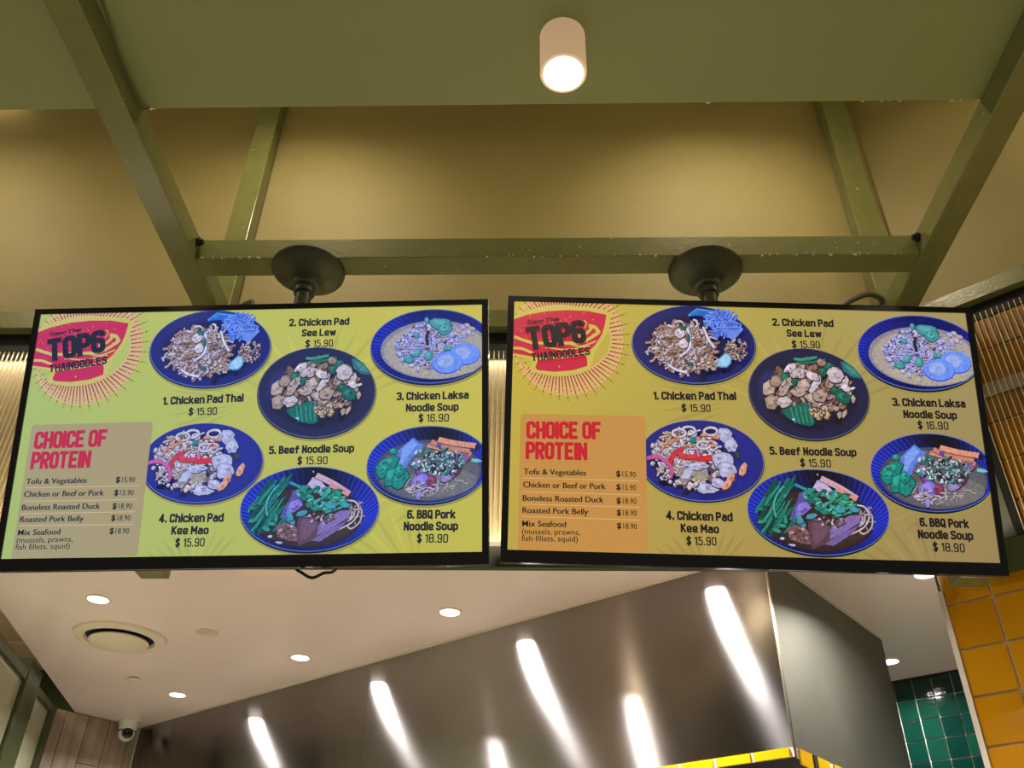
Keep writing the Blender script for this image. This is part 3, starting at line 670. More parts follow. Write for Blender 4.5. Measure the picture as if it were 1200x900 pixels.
def paint_4(A):
    dish_plate(A, 821.5, 540, 73.5, 47.5, 5, (32, 35, 122), (100, 106, 180), (14, 14, 50), (22, 22, 78))
    A.ell(850, 541, 36, 36, 8, (33, 36, 134)); A.plate = len(A.f)
    A.bits(812, 545, 48, 34, 10, 40, [(16, 16, 58)], 6, None)
    A.bits(806, 538, 42, 31, 14, 120, [(130, 100, 92), (96, 74, 76)], 5, None)
    A.bits(806, 538, 45, 34, 14, 200, [(196, 184, 200), (170, 150, 150), (206, 176, 160), (176, 160, 186)], 4.0, (56, 42, 48), (220, 212, 226))
    A.noodles(802, 532, 38, 26, 10, 50, [LAV, BEI], 2.2, 10, (60, 44, 54))
    for cx, cy in ((806, 505), (824, 522), (795, 508), (832, 506)):
        A.strip([(cx+8*math.cos(t), cy+4.5*math.sin(t)) for t in [i*.9 for i in range(8)]], 2.6, (206, 196, 206), (60, 44, 50))
    for x, y, a, b, q in ((848, 510, 10, 9, 40), (856, 522, 9, 8, 60), (846, 541, 14, 12, 30), (852, 551, 12, 10, 10), (828, 573, 13, 6, 5), (817, 547, 13, 5, -5), (840, 566, 8, 6, 10)): A.blob(x, y, a, b, q, (178, 176, 214), (52, 44, 60), (198, 196, 226), 8)
    A.p([(795, 563), (800, 551), (806, 547), (812, 554), (808, 563), (800, 567)], (140, 128, 130)); A.p([(797, 561), (802, 551), (808, 548), (811, 553), (806, 561)], (186, 188, 222))
    A.p([(812, 553), (828, 552), (830, 560), (820, 564), (812, 562)], (160, 148, 128))
    A.strip([(799, 526), (790, 532), (785, 540), (785, 548)], 5, (206, 46, 66), (90, 16, 30)); A.strip([(794, 531), (802, 536), (816, 535)], 5.5, (216, 56, 70), (90, 16, 30)); A.strip([(814, 537), (824, 537.5), (833, 537)], 6, (214, 44, 52), (90, 16, 30))
    A.strip([(758, 537), (770, 536), (780, 541), (786, 550), (785, 560)], 4.2, (196, 88, 150), (100, 30, 70)); A.strip([(816, 528), (818, 535)], 3.5, (206, 110, 160), (100, 30, 70))
    for x, y, q in ((793, 514, 60), (777, 523, -60), (838, 513, 10), (786, 518, -40), (824, 510, 0)): A.blob(x, y, 5, 2.6, q, (214, 132, 104), (90, 50, 44))
    for x, y, q in ((855, 562, -62), (870, 551, -75), (851, 568, -50)): A.blob(x, y, 9, 4.2, q, (222, 150, 122), (70, 40, 36), (232, 170, 146), 8)
    A.blob(811, 516, 3.4, 5, 20, (30, 120, 130), (16, 60, 60)); A.blob(863, 534, 5, 3, 50, (60, 60, 66), (20, 20, 24)); A.blob(832, 520, 3, 2.4, 0, (190, 60, 60))
    A.bits(778, 555, 10, 8, 30, 20, [(196, 184, 206), (200, 160, 150)], 2.2, (56, 40, 50))
def paint_5(A):
    dish_bowl(A, 958.5, 600.5, 83.5, 50, 6, 956, 609, 68, 37, (52, 34, 34), (34, 22, 34))
    A.ell(975, 628, 40, 12, -6, (64, 40, 34))
    A.noodles(1010, 608, 12, 16, 0, 16, [(196, 182, 196), (150, 132, 150)], 1.8, 16, (50, 34, 40), .5)
    A.strip([(1000, 592), (1012, 594), (1018, 604), (1014, 616), (1004, 623), (992, 628)], 1.8, (206, 196, 206), (60, 40, 46)); A.strip([(1012, 604), (1021, 604), (1021, 618), (1012, 626), (1006, 622)], 1.8, (190, 176, 176), (60, 40, 46))
    for k in range(60):
        x, y = A.inside(916, 594, 25, 30, 25); A.strip([(x-6, y+8), (x, y), (x+5, y-9)], A.r.uniform(1.6, 3.4), A.mixc([(18, 96, 84), (24, 120, 102), (12, 72, 66), (40, 140, 118)]), (8, 40, 42))
    A.strip([(909, 606), (906, 592), (911, 578), (918, 570)], 2.4, (66, 172, 160), (10, 60, 56)); A.strip([(896, 592), (904, 580), (912, 570)], 2.6, (40, 140, 126), (10, 50, 48)); A.strip([(931, 568), (940, 572), (944, 574)], 3.0, (40, 150, 150), (10, 50, 48))
    for x, y, q in ((910, 622, 20), (916, 616, 10), (893, 611, -10), (920, 609, 80)): A.blob(x, y, 6, 2.2, q, (50, 140, 120), (12, 50, 46))
    A.p([(936, 578), (948, 573), (952, 574), (951, 590), (942, 602), (930, 612), (926, 604), (932, 592)], (96, 74, 160)); A.blob(940, 596, 10, 8, -30, (130, 112, 210), None, (146, 130, 220))
    A.p([(952, 572), (957, 563), (964, 564), (980, 580), (970, 585)], (196, 172, 214)); A.strip([(962, 561), (982, 571), (1003, 584)], 6.4, (206, 164, 186), (80, 54, 60)); A.strip([(980, 573), (994, 580), (1003, 585)], 5.2, (214, 140, 128))
    A.p([(921, 620), (932, 615), (946, 621), (950, 638), (938, 637), (925, 632)], (124, 84, 88)); A.bits(935, 627, 12, 8, 20, 22, [(140, 100, 106), (170, 140, 150), (104, 66, 62)], 3, (70, 44, 44))
    A.p([(946, 611), (960, 607), (975, 620), (985, 616), (978, 632), (962, 640), (951, 644), (948, 630)], (92, 60, 76)); A.p([(950, 613), (960, 609), (972, 620), (962, 634), (953, 638)], (110, 76, 96))
    A.p([(972, 618), (996, 604), (1006, 604), (1008, 612), (992, 622), (972, 632)], (134, 106, 170)); A.p([(966, 638), (984, 626), (1002, 618), (1008, 613), (998, 626), (976, 640)], (116, 96, 158))
    A.bits(972, 612, 18, 7, 0, 26, [(196, 176, 190), (150, 120, 130), (110, 82, 92)], 2.4, (44, 28, 30))
    for k in range(70):
        x, y = A.inside(972, 588, 30, 15, 16); A.blob(x, y, A.r.uniform(3, 7), A.r.uniform(1.4, 3), A.r.uniform(-50, 40), A.mixc([(36, 142, 116), (60, 168, 136), (24, 110, 96), (86, 170, 170), (96, 180, 140)]), (12, 60, 54))
    for x, y, q in ((938, 613, 40), (936, 608, 60), (950, 605, -15), (984, 598, 10), (1000, 597, 20)): A.blob(x, y, 7, 3.4, q, (66, 150, 176), (20, 70, 70))
    A.blob(916, 631, 3, 2, 0, (196, 200, 230)); A.blob(928, 639, 5, 1.6, 12, (176, 180, 214)); A.bits(957, 556, 1, 1, 0, 1, [(230, 236, 250)], 1, None)
def paint_6(A):
    dish_bowl(A, 1093, 554, 73.5, 45.5, 6, 1094, 561, 64, 36, (94, 92, 100), (70, 70, 96))
    A.ell(1110, 576, 44, 17, 0, (116, 112, 112))
    A.noodles(1104, 577, 34, 12, 0, 34, [(168, 158, 158), (140, 132, 128), (190, 176, 190)], 1.5, 12, (92, 86, 90), 1.2)
    A.p([(1055, 536), (1062, 529), (1071, 521), (1080, 528), (1086, 530), (1072, 545), (1066, 560), (1055, 556)], (92, 128, 220)); A.p([(1060, 534), (1070, 524), (1078, 529), (1066, 544), (1062, 554), (1057, 550)], (124, 160, 240))
    for x, y, a, b, q in ((1044, 551, 14, 8, -28), (1041, 559, 8, 10, 40), (1052, 566, 9, 12, 20), (1062, 570, 9, 12, 30), (1060, 560, 6, 8, 0), (1049, 536, 5, 4, 10)): A.blob(x, y, a, b, q, (18, 134, 120), (10, 60, 66), (46, 172, 150), 8)
    A.strip([(1090, 531), (1116, 538), (1142, 544)], 5, (214, 142, 112), (80, 46, 50)); A.strip([(1094, 527), (1110, 534), (1140, 540)], 5, (206, 134, 108), (80, 46, 50)); A.strip([(1102, 525), (1122, 530), (1146, 534)], 6.2, (226, 150, 122), (80, 46, 50)); A.blob(1149, 536, 3.4, 3.6, 0, (20, 18, 34))
    for x, y, a, b, q, c in ((1086, 560, 12, 7, 40, (116, 76, 150)), (1080, 552, 9, 7, 10, (150, 104, 166)), (1088, 573, 12, 10, 0, (134, 112, 214)), (1100, 574, 6, 8, 0, (130, 54, 92)), (1121, 565, 11, 9, -20, (128, 86, 130)), (1117, 570, 8, 6, 0, (150, 130, 190)), (1132, 547, 10, 6, 10, (134, 96, 150)), (1128, 560, 6, 8, 0, (110, 50, 76)), (1087, 590, 4, 6, 10, (140, 128, 200))): A.blob(x, y, a, b, q, c, (50, 24, 44), tuple(min(255, v+16) for v in c), 8)
    A.noodles(1090, 581, 16, 6, 0, 14, [(200, 186, 200)], 1.6, 12, (80, 66, 76), 1)
    A.bits(1104, 550, 32, 16, 8, 130, [(40, 140, 130), (26, 110, 100), (150, 180, 200), (206, 206, 220), (30, 30, 44), (90, 160, 150)], 2.6, (20, 40, 50))
    A.bits(1103, 551, 20, 10, 8, 60, [(210, 206, 214), (30, 24, 40)], 1.3, None); A.blob(1103, 532, 4, 3.4, 0, (100, 70, 170)); A.blob(1150, 552, 7, 2.4, 6, (120, 190, 200), (60, 90, 110))

def text_mesh(s, x, y, x2, y2, h, col, tint, parent, name, z, bold=0.0, grow=0.0):
    """one line of lettering: baseline from sheet point (x, y) to (x2, y2), capital height h in sheet units"""
    c = bpy.data.curves.new(name, 'FONT'); c.body = s; c.size = 1; c.offset = grow; c.resolution_u = 3
    t = bpy.data.objects.new(name, c); C.objects.link(t)
    bpy.context.view_layer.update()
    me = bpy.data.meshes.new_from_object(t.evaluated_get(bpy.context.evaluated_depsgraph_get()))
    bpy.data.objects.remove(t); bpy.data.curves.remove(c)
    xs = [v.co.x for v in me.vertices]; x0, x1 = min(xs), max(xs)
    caph = .70
    a = Vector(art(x, y)); b = Vector(art(x2, y2)); top = Vector(art((x+x2)/2, (y+y2)/2-h)); hh = (top-(a+b)/2).length
    ex = (b-a)/(x1-x0); ey = Vector((-(b-a).y, (b-a).x)).normalized()*hh/caph
    V = [a+ex*(v.co.x-x0)+ey*v.co.y for v in me.vertices]; Fs = [list(p.vertices) for p in me.polygons]
    bpy.data.meshes.remove(me)
    vs = []; fs = []
    exn = (b-a).normalized()
    for sft in ((-bold, 0, bold) if bold else (0,)):
        k = len(vs); vs += [(v.x+exn.x*sft, -z-abs(sft)*.001-(2e-5 if sft > 0 else 0), v.y+exn.y*sft) for v in V]; fs += [[i+k for i in f] for f in Fs]
    me = bpy.data.meshes.new(name); me.from_pydata(vs, [], fs); me.update()
    ca = me.color_attributes.new('ink', 'FLOAT_COLOR', 'CORNER'); cc = [*lin(tint(col, a.x)), 1.0]
    ca.data.foreach_set('color', cc*len(me.loops))
    me.materials.append(M_['lcd']); o = bpy.data.objects.new(name, me); C.objects.link(o); o.parent = parent; return o

def O(*p): return ('o', p)                 # open stroke, rounded corners
def K(*p): return ('c', p)                 # closed loop, rounded corners
def X(*p): return ('s', p)                 # sharp-cornered stroke
BW = K((0, 0), (1, 0), (1, 1.42), (0, 1.42))
GL = {'O': [K((0, 0), (1, 0), (1, 2), (0, 2))], '0': [K((0, 0), (1, 0), (1, 2), (0, 2))], 'C': [O((1, 1.35), (1, 2), (0, 2), (0, 0), (1, 0), (1, .62))],
 'A': [X((0, -.1), (.36, 2), (.64, 2), (1, -.1)), X((.1, .62), (.9, .62))], 'B': [O((0, 2), (.9, 2), (.9, 1.12), (0, 1.12)), O((0, 1.0), (1, 1.0), (1, 0), (0, 0)), X((0, -.1), (0, 2.1))], 'D': [O((0, 2), (1, 2), (1, 0), (0, 0)), X((0, -.1), (0, 2.1))],
 'E': [X((1, 2), (0, 2), (0, 0), (1, 0)), X((0, 1.02), (.85, 1.02))], 'F': [X((1, 2), (0, 2), (0, -.1)), X((0, 1.02), (.85, 1.02))], 'G': [O((1, 1.4), (1, 2), (0, 2), (0, 0), (1, 0), (1, .95), (.6, .95))],
 'H': [X((0, 2.1), (0, -.1)), X((1, 2.1), (1, -.1)), X((0, 1.02), (1, 1.02))], 'I': [X((0, 2.1), (0, -.1))], 'K': [X((0, 2.1), (0, -.1)), X((1, 2.1), (.1, .95)), X((.3, 1.2), (1, -.1))], 'L': [X((0, 2.1), (0, 0), (.95, 0))],
 'M': [X((0, -.1), (0, 2.0), (.65, .7), (1.3, 2.0), (1.3, -.1))], 'N': [X((0, -.1), (0, 2), (1, 0), (1, 2.1))], 'P': [O((0, 2), (1, 2), (1, .85), (0, .85)), X((0, -.1), (0, 2.1))], 'Q': [K((0, 0), (1, 0), (1, 2), (0, 2)), X((.55, .45), (1.1, -.25))],
 'R': [O((0, 2), (1, 2), (1, .95), (0, .95)), X((0, -.1), (0, 2.1)), X((.45, .95), (1, -.1))], 'S': [O((1, 1.5), (1, 2), (0, 2), (0, 1.15), (1, .85), (1, 0), (0, 0), (0, .5))], 'T': [X((-.1, 2), (1.1, 2)), X((.5, 2), (.5, -.1))],
 'a': [O((.02, 1.42), (1, 1.42), (1, .1)), X((1, .8), (1, -.1)), K((1, .84), (0, .84), (0, 0), (1, 0))], 'b': [BW, X((0, 2.1), (0, 0))], 'c': [O((1, 1.0), (1, 1.42), (0, 1.42), (0, 0), (1, 0), (1, .42))], 'd': [BW, X((1, 2.1), (1, -.1))],
 'e': [O((.05, .66), (1, .66), (1, 1.42), (0, 1.42), (0, 0), (1, 0), (1, .34))], 'f': [O((.9, 2), (.3, 2), (.3, -.1)), X((-.05, 1.36), (.85, 1.36))], 'h': [X((0, 2.1), (0, -.1)), O((0, 1.42), (1, 1.42), (1, -.1))], 'i': [X((0, 1.5), (0, -.1)), X((0, 2.12), (0, 1.82))],
 'k': [X((0, 2.1), (0, -.1)), X((.95, 1.5), (.1, .62)), X((.3, .82), (1, -.1))], 'l': [X((0, 2.1), (0, -.1))], 'n': [X((0, 1.5), (0, -.1)), O((0, 1.42), (1, 1.42), (1, -.1))], 'o': [BW], 'p': [BW, X((0, 1.5), (0, -.62))], 'r': [X((0, 1.5), (0, -.1)), O((0, 1.42), (.75, 1.42), (.75, 1.1))],
 's': [O((.95, 1.08), (.95, 1.42), (0, 1.42), (0, .82), (.95, .62), (.95, 0), (0, 0), (0, .34))], 'u': [O((0, 1.5), (0, 0), (1, 0), (1, 1.4)), X((1, 1.5), (1, -.1))], 'w': [X((0, 1.5), (.36, 0), (.75, 1.3), (1.14, 0), (1.5, 1.5))], 'g': [BW, O((1, 1.5), (1, -.55), (0, -.55))],
 '1': [X((.0, 1.62), (.42, 1.95), (.42, -.1))], '2': [O((0, 1.5), (0, 2), (1, 2), (1, 1.25), (0, 0)), X((0, 0), (1.05, 0))], '3': [O((0, 1.6), (0, 2), (1, 2), (1, 1.06), (.35, 1.06)), O((.35, 1.06), (1, 1.06), (1, 0), (0, 0), (0, .42))], '4': [X((.8, -.1), (.8, 2), (0, .5), (1.15, .5))],
 '5': [X((.95, 2), (.05, 2), (.05, 1.2)), O((.05, 1.2), (1, 1.2), (1, 0), (0, 0), (0, .45))], '6': [O((1, 1.55), (1, 2), (0, 2), (0, 0), (1, 0), (1, 1.15), (0, 1.15))], '8': [K((0, 0), (1, 0), (1, 2), (0, 2)), X((.05, 1.05), (.95, 1.05))], '9': [O((0, .45), (0, 0), (1, 0), (1, 2), (0, 2), (0, .9), (1, .9))],
 '$': [O((1, 1.5), (1, 1.9), (0, 1.9), (0, 1.15), (1, .85), (1, .1), (0, .1), (0, .5)), X((.5, 2.35), (.5, -.35))], '.': [X((0, .22), (0, -.12))]}
def stroke_text(s, x, y, x2, y2, h, col, tint, parent, name, z, stem=.30):
    """condensed poster lettering drawn from strokes: baseline (x, y) to (x2, y2), capital height h, stem as a share of glyph height/2"""
    adv = 0; items = []
    for ch in s:
        if ch == ' ': adv += .62; continue
        g = GL[ch]; xs = [p[0] for k_, P in g for p in P]; wd = max(max(xs), 0); items.append((adv, g)); adv += wd+(.62 if ch != '.' else .72)
    tot = adv-.62+.0
    a = Vector(art(x, y)); b = Vector(art(x2, y2)); top = Vector(art((x+x2)/2, (y+y2)/2-h)); hh = (top-(a+b)/2).length/2
    L = (b-a).length; ex = (b-a).normalized(); ey = Vector((-ex.y, ex.x)); sw = stem*hh
    sx = (L-sw)/tot; vs = []; fs = []; zz = z
    def pt(q, off): return a+ex*(sw/2+(q[0]+off)*sx)+ey*(q[1]*(hh-sw*.5)+sw/2)
    for off, g in items:
        for kind, P in g:
            Q = [pt(q, off) for q in P]
            if kind != 's':
                rad = .30*hh; out = []; n = len(Q)
                for i in range(n):
                    if kind == 'o' and i in (0, n-1): out.append(Q[i]); continue
                    p, c, q = Q[i-1], Q[i], Q[(i+1) % n]; r1 = min(rad, (p-c).length*.48, (q-c).length*.48)
                    A_, B_ = c+(p-c).normalized()*r1, c+(q-c).normalized()*r1
                    for t in (0, .25, .5, .75, 1): out.append(A_*(1-t)**2+c*2*t*(1-t)+B_*t*t)
                Q = out
                if kind == 'c': Q = Q+[Q[0], Q[1]]
            zz += 3e-6
            for i in range(len(Q)-1):
                d_ = (Q[i+1]-Q[i]); 
                if d_.length < 1e-7: continue
                d_.normalize(); n_ = Vector((-d_.y, d_.x))*sw/2
                e0 = d_*sw*(.42 if kind == 's' and i > 0 else (.12 if i > 0 else 0)); ext = .5*sw-.1*(hh-.5*sw)
                if kind == 'o' and P[-1][1] != -.1: ext = .03*sw
                if i == 0: e0 = d_*(ext if kind == 's' else .03*sw)
                e1 = d_*ext if i == len(Q)-2 and kind != 'c' else d_*sw*(.42 if kind == 's' and i < len(Q)-2 else (.12 if i < len(Q)-2 else 0))
                k = len(vs); vs += [(v.x, -zz-(1e-6 if i % 2 else 0), v.y) for v in (Q[i]-e0+n_, Q[i]-e0-n_, Q[i+1]+e1-n_, Q[i+1]+e1+n_)]; fs.append([k, k+1, k+2, k+3])
    me = bpy.data.meshes.new(name); me.from_pydata(vs, [], fs); me.update()
    ca = me.color_attributes.new('ink', 'FLOAT_COLOR', 'CORNER')
    ca.data.foreach_set('color', [*lin(tint(col, a.x)), 1.0]*len(me.loops))
    me.materials.append(M_['lcd']); o = bpy.data.objects.new(name, me); C.objects.link(o); o.parent = parent; return o

INK = (22, 16, 22)
LINES = [('1. Chicken Pad Thai', 765, 469, 862, 469.5, 9.6, 1), ('$ 15.90', 798, 483, 832, 483.5, 9, 0),
 ('2. Chicken Pad', 904, 382.5, 976, 384, 8.8, 1), ('See Lew', 921, 395.3, 962, 396.2, 8.6, 1), ('$ 15.90', 927, 408.3, 960, 409, 8.6, 0),
 ('3. Chicken Laksa', 1045, 476.5, 1131, 478.5, 9.6, 1), ('Noodle Soup', 1058, 490.5, 1121, 492, 9.4, 1), ('$ 16.90', 1075, 503.5, 1111, 504.5, 9.4, 0),
 ('4. Chicken Pad', 780, 609.3, 858, 611.5, 10.6, 1), ('Kee Mao', 797, 624, 842, 625.5, 10.2, 1), ('$ 15.90', 804, 639, 839, 639.8, 10.2, 0),
 ('5. Beef Noodle Soup', 901, 533.5, 1003, 535.5, 9.6, 1), ('$ 15.90', 937, 547.5, 973, 548.5, 9.4, 0),
 ('6. BBQ Pork', 1077, 617.5, 1135, 619.8, 10.4, 1), ('Noodle Soup', 1075, 631.5, 1140, 633.8, 10.4, 1), ('$ 18.90', 1093, 646.6, 1130, 648.2, 10.4, 0)]
ROWS = [('Tofu & Vegetables', 613.8, 556.0, 686.4, 557.6, 6.6), ('Chicken or Beef or Pork', 613.2, 571.2, 709.2, 573.6, 6.8), ('Boneless Roasted Duck', 612.8, 587, 706.8, 589.2, 6.8), ('Roasted Pork Belly', 612.5, 601.2, 689, 603.2, 6.8), ('Mix Seafood', 612.2, 616.8, 663.2, 617.8, 6.8)]
PRICES = [('$ 15.90', 721.8, 558.6, 744.6, 559.6), ('$ 15.90', 722, 574, 745, 575), ('$ 18.90', 722.2, 590, 745.4, 590.8), ('$ 18.90', 722.6, 604, 745.6, 604.8), ('$ 18.90', 722.8, 619.4, 746, 620.3)]

def backdrop(A, side):
    nx, ny = 30, 16
    for i in range(nx):
        for j in range(ny):
            pts = []; cols = []
            for a, b in ((i, j), (i+1, j), (i+1, j+1), (i, j+1)):
                U_, V_ = a/nx, b/ny; pts.append((-SW/2+U_*SW, -SH/2+V_*SH))
                if side == 'R': c = (200-36*U_-10*(1-V_), 180-32*U_-16*(1-V_), 62+34*U_*(.4+V_*.6)+10*(1-V_))
                else: c = (178+34*U_-8*(1-V_), 186+8*U_-4*(1-V_), 66+16*(1-U_))
                cols.append(tuple(v for v in c))
            k = len(A.v); A.v += [(p[0], -A.z, p[1]) for p in pts]; A.f.append([k, k+1, k+2, k+3]); A.c.append([A.t(c, p[0]) for c, p in zip(cols, pts)])
    A.z += 3e-5
    r = random.Random(5)
    def bc(u, v, k): 
        U_ = .5+u/SW; V_ = .5+v/SH
        c = (200-36*U_-10*(1-V_), 180-32*U_-16*(1-V_), 62+34*U_*(.4+V_*.6)+10*(1-V_)) if side == 'R' else (178+34*U_-8*(1-V_), 186+8*U_-4*(1-V_), 66+16*(1-U_))
        return tuple(x*k for x in c)
    # faint fan of bamboo leaves printed behind the dishes
    for (fx, fy, a0, a1, n_, r0, r1) in ((945, 500, -150, -30, 15, 60, 150), (1100, 700, -160, -95, 9, 30, 130), (830, 690, -170, -60, 14, 30, 90), (870, 470, 150, 215, 7, 16, 100), (1130, 560, 120, 200, 8, 40, 110), (960, 690, -120, -10, 10, 30, 75)):
        for k in range(n_):
            an = math.radians(a0+(a1-a0)*k/(n_-1)); x0, y0 = fx+math.cos(an)*r0, fy+math.sin(an)*r0; x1, y1 = fx+math.cos(an)*r1, fy+math.sin(an)*r1*.8
            q = r.choice([.93, .95, 1.04]); px, py = -math.sin(an)*2.4, math.cos(an)*2.4
            mx_, my_ = (x0*.4+x1*.6), (y0*.4+y1*.6)
            u, v = art(mx_, my_)
            A.p([(x0, y0), (mx_+px, my_+py), (x1, y1), (mx_-px, my_-py)], bc(u, v, q))
def logo(A, side):
    cx, cy = 655, 398
    peach = (218, 176, 108); line = (150, 40, 44)
    n = 84
    def outl(an):                                  # distance of the bowl's pale halo from the centre
        c_, s_ = math.cos(an), math.sin(an)
        return 1/math.sqrt((c_/60)**2+(s_/(41 if s_ > 0 else 39))**2)
    P = []
    for i in range(n):
        an = 2*math.pi*i/n; an2 = 2*math.pi*(i+1)/n
        rr = lambda t: 71+10*math.cos(t)
        A.p([(cx+math.cos(t)*q, cy+math.sin(t)*q) for t, q in ((an, outl(an)), (an, rr(an)-6), (an2, rr(an2)-6), (an2, outl(an2)))], peach, 0)
    A.z += 1e-5
    for i in range(n):
        an = 2*math.pi*i/n; r0 = outl(an)+2; r1 = 66+13*math.cos(an)+(5 if i % 2 else -3)
        px, py = -math.sin(an)*.75, math.cos(an)*.75
        for q0, q1, ww in ((r0, r1-7, 1.0), (r1-5.5, r1-2.5, .9), (r1-1, r1+.2, .8)):
            if q1 > q0: A.p([(cx+math.cos(an)*q0-px*ww, cy+math.sin(an)*q0-py*ww), (cx+math.cos(an)*q1-px*ww*.7, cy+math.sin(an)*q1-py*ww*.7), (cx+math.cos(an)*q1+px*ww*.7, cy+math.sin(an)*q1+py*ww*.7), (cx+math.cos(an)*q0+px*ww, cy+math.sin(an)*q0+py*ww)], line)
    # pale halo, then the red bowl with its foot
    yel = (204, 186, 80)
    A.p([(598, 372), (620, 363), (650, 359), (684, 359.5), (706, 363), (716, 368), (713, 384), (707, 398), (697, 412), (693, 428), (687, 435), (662, 441), (630, 438), (622, 432), (624, 422), (600, 416)], yel)
    red = (200, 28, 62)
    A.p([(600, 375), (618, 369), (640, 365), (664, 363.6), (688, 364.6), (710, 369), (708.5, 380), (705, 392), (697, 405), (688, 413), (660, 417), (628, 419), (600, 414)], red)
    A.p([(630, 422), (660, 420), (686, 416), (687.5, 421), (688, 429), (672, 434), (650, 436), (630, 434), (627, 431)], red)
    r = random.Random(9)
    for pts, w_ in (([(603, 395), (614, 399), (626, 402), (650, 402), (676, 402), (692, 396), (702, 388)], 3.4), ([(602, 408), (612, 409), (624, 414)], 3.0), ([(690, 382), (697, 384), (700, 390), (694, 394)], 4), ([(678, 394), (688, 390), (693, 384)], 3.2), ([(664, 402), (680, 406), (698, 400)], 1.8), ([(640, 407), (662, 410), (690, 406)], 1.6)): A.strip(pts, w_, yel)
    for _ in range(90):
        x, y = r.uniform(603, 706), r.uniform(367, 414)
        if y > 367+max(0, (x-690))*1.5: A.blob(x, y, r.uniform(.3, 1.1), r.uniform(.2, .6), r.uniform(0, 180), yel)
    A.strip([(684, 376), (687, 379), (684, 385)], 1.2, yel); A.blob(655, 430, .9, 1.2, 0, yel)

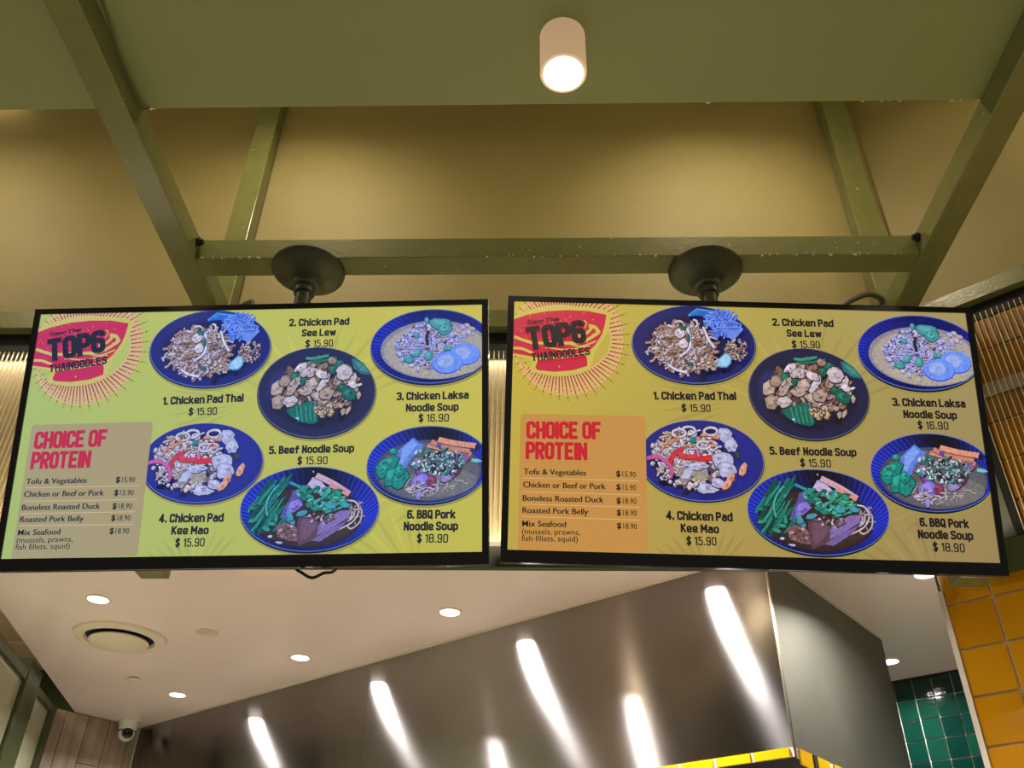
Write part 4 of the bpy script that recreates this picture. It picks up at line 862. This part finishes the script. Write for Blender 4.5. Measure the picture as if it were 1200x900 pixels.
def screen(side, loc, ya, ti, ro, label):
    tint = paper(side); kz = 2e-4
    tv = empty('menu_television', up(loc), label=label, cat='television', group='hanging menu televisions')
    tv.rotation_euler = (Matrix.Rotation(ya, 3, 'Z') @ Matrix.Rotation(ti, 3, 'X') @ Matrix.Rotation(ro, 3, 'Y')).to_euler()
    x0, x1, z0, z1 = -SW/2-.0165, SW/2+.0165, -SH/2-.031, SH/2+.015
    # bezel: four bars round the panel, each proud of it
    m = MB()
    m.hexa([(x0, -.004, z0), (x1, -.004, z0), (x1, .016, z0), (x0, .016, z0)], [(x0, -.004, -SH/2), (x1, -.004, -SH/2), (x1, .016, -SH/2), (x0, .016, -SH/2)])
    m.hexa([(x0, -.004, SH/2), (x1, -.004, SH/2), (x1, .016, SH/2), (x0, .016, SH/2)], [(x0, -.004, z1), (x1, -.004, z1), (x1, .016, z1), (x0, .016, z1)])
    m.box(x0, -SW/2, -.004, .016, -SH/2, SH/2); m.box(SW/2, x1, -.004, .016, -SH/2, SH/2)
    m.build('bezel', M_['tv'], tv)
    MB().box(x0-.001, x1+.001, .0165, .022, z0-.001, z1+.0015).build('edge_strip', M_['silver'], tv)
    MB().box(x0+.006, x1-.006, .0225, .052, z0+.004, z1-.004).build('rear_shell', M_['tvback'], tv, bevel=.004)
    MB().box(-.30, .30, .0525, .085, z0+.05, .18).build('rear_housing', M_['tvback'], tv, bevel=.006)
    A = Art(tint, .0); backdrop(A, side)
    sc = A.build('screen', tv); sc['label'] = 'lit menu screen'
    B = Art(tint, .0002); logo(B, side); B.build('bowl_logo', sc)
    # price panel with rounded upper corners, thin rules
    Pn = Art(tint, .0003)
    pc = (196, 142, 70) if side == 'R' else (172, 148, 92)
    pts = [(607, 645.5), (610, 489), (611, 486.2), (613.5, 485), (752, 487.6), (755.2, 489), (756.2, 492), (759.2, 647)]
    Pn.p(pts, pc)
    for a, b in (((613, 560), (749, 563.4)), ((612.4, 576), (749.4, 580)), ((612, 590.6), (749.4, 594.4)), ((611.6, 605), (749.6, 609.4))):
        Pn.p([(a[0], a[1]-.45), (b[0], b[1]-.45), (b[0], b[1]+.45), (a[0], a[1]+.45)], (216, 178, 118))
    Pn.build('price_panel', sc)
    RED = (196, 22, 44)
    stroke_text('CHOICE OF', 616.6, 514.6, 704.6, 515.4, 20.6, RED, tint, sc, 'heading', .0042, .40)
    stroke_text('PROTEIN', 615.8, 538.4, 688, 539.8, 20.6, RED, tint, sc, 'heading', .0042, .40)
    for s_, a, b, c, d, h in ROWS: text_mesh(s_, a, b, c, d, h, INK, tint, sc, 'menu_line', .0042, .0005, .003)
    text_mesh('(mussels, prawns,', 611.8, 625.8, 679.6, 627, 6.6, INK, tint, sc, 'menu_line', .0042, 0, .004)
    text_mesh('fish fillets, squid)', 611.4, 633.8, 677, 635, 6.6, INK, tint, sc, 'menu_line', .0042, 0, .004)
    for s_, a, b, c, d in PRICES:
        text_mesh('$', a, b, a+4.6, b+.1, 6.6, INK, tint, sc, 'price', .0042, .0006, .02); text_mesh(s_[2:], a+7, b+.2, c, d, 6.4, INK, tint, sc, 'price', .0042, 0, .006)
    stroke_text('TOP6', 619.5, 411.6, 688, 402.2, 27.5, INK, tint, sc, 'logo_lettering', .0042, .46)
    stroke_text('THAINOODLES', 623, 424.2, 691.4, 416.4, 9.4, INK, tint, sc, 'logo_lettering', .0042, .42)
    text_mesh('Gang Thai', 618, 380.4, 654.5, 376.2, 4.4, INK, tint, sc, 'logo_lettering', .0042, .0008, .02)
    for s_, a, b, c, d, h, bo in LINES:
        if s_[0] == '$':
            stroke_text('$', a, b, a+5.6, b+.1, h, INK, tint, sc, 'price', .0042, .36); stroke_text(s_[2:], a+9.5, b+.2, c, d, h, INK, tint, sc, 'price', .0042, .29)
        else: stroke_text(s_, a, b, c, d, h, INK, tint, sc, 'dish_name', .0042, .44)
    for i, f in enumerate((paint_1, paint_2, paint_3, paint_4, paint_5, paint_6)):
        bx = (BOXR, SW/2, -SH/2, SH/2) if i == 3 else None
        Q = Art(tint, .0004, bx, seed=11+i); Q.photo = True; f(Q); o = Q.build('dish_picture', sc)
        o['label'] = ['oval plate of stir-fried noodles with lime and peanuts', 'dark round plate of wide noodles and greens', 'ribbed blue bowl of creamy soup with two egg halves', 'plate of squid, red pepper and flat noodles', 'ribbed bowl of sliced beef, greens and scallions', 'ribbed bowl of pork, bok choy and bamboo shoots'][i]
    return tv
screen('L', (-0.74809851, 1.94614379, 1.23437281), -0.00445901, 0.30183729, -0.0164516, 'black television hanging at left with a pale green noodle menu, seen greener and hazier')
screen('R', (0.53688943, 1.94914026, 1.23811717), 0.03343884, 0.30144767, 0.0095982, 'black television hanging at right with a strong yellow noodle menu and orange price panel')
wire('hanging_wire', [(-.66, 2.16, 1.02), (-.63, 2.14, .935), (-.60, 2.12, .905), (-.57, 2.11, .888), (-.545, 2.12, .905), (-.52, 2.14, .925), (-.50, 2.17, 1.02)], .004, M_['black'], 'loop of black cable drooping under the left screen')
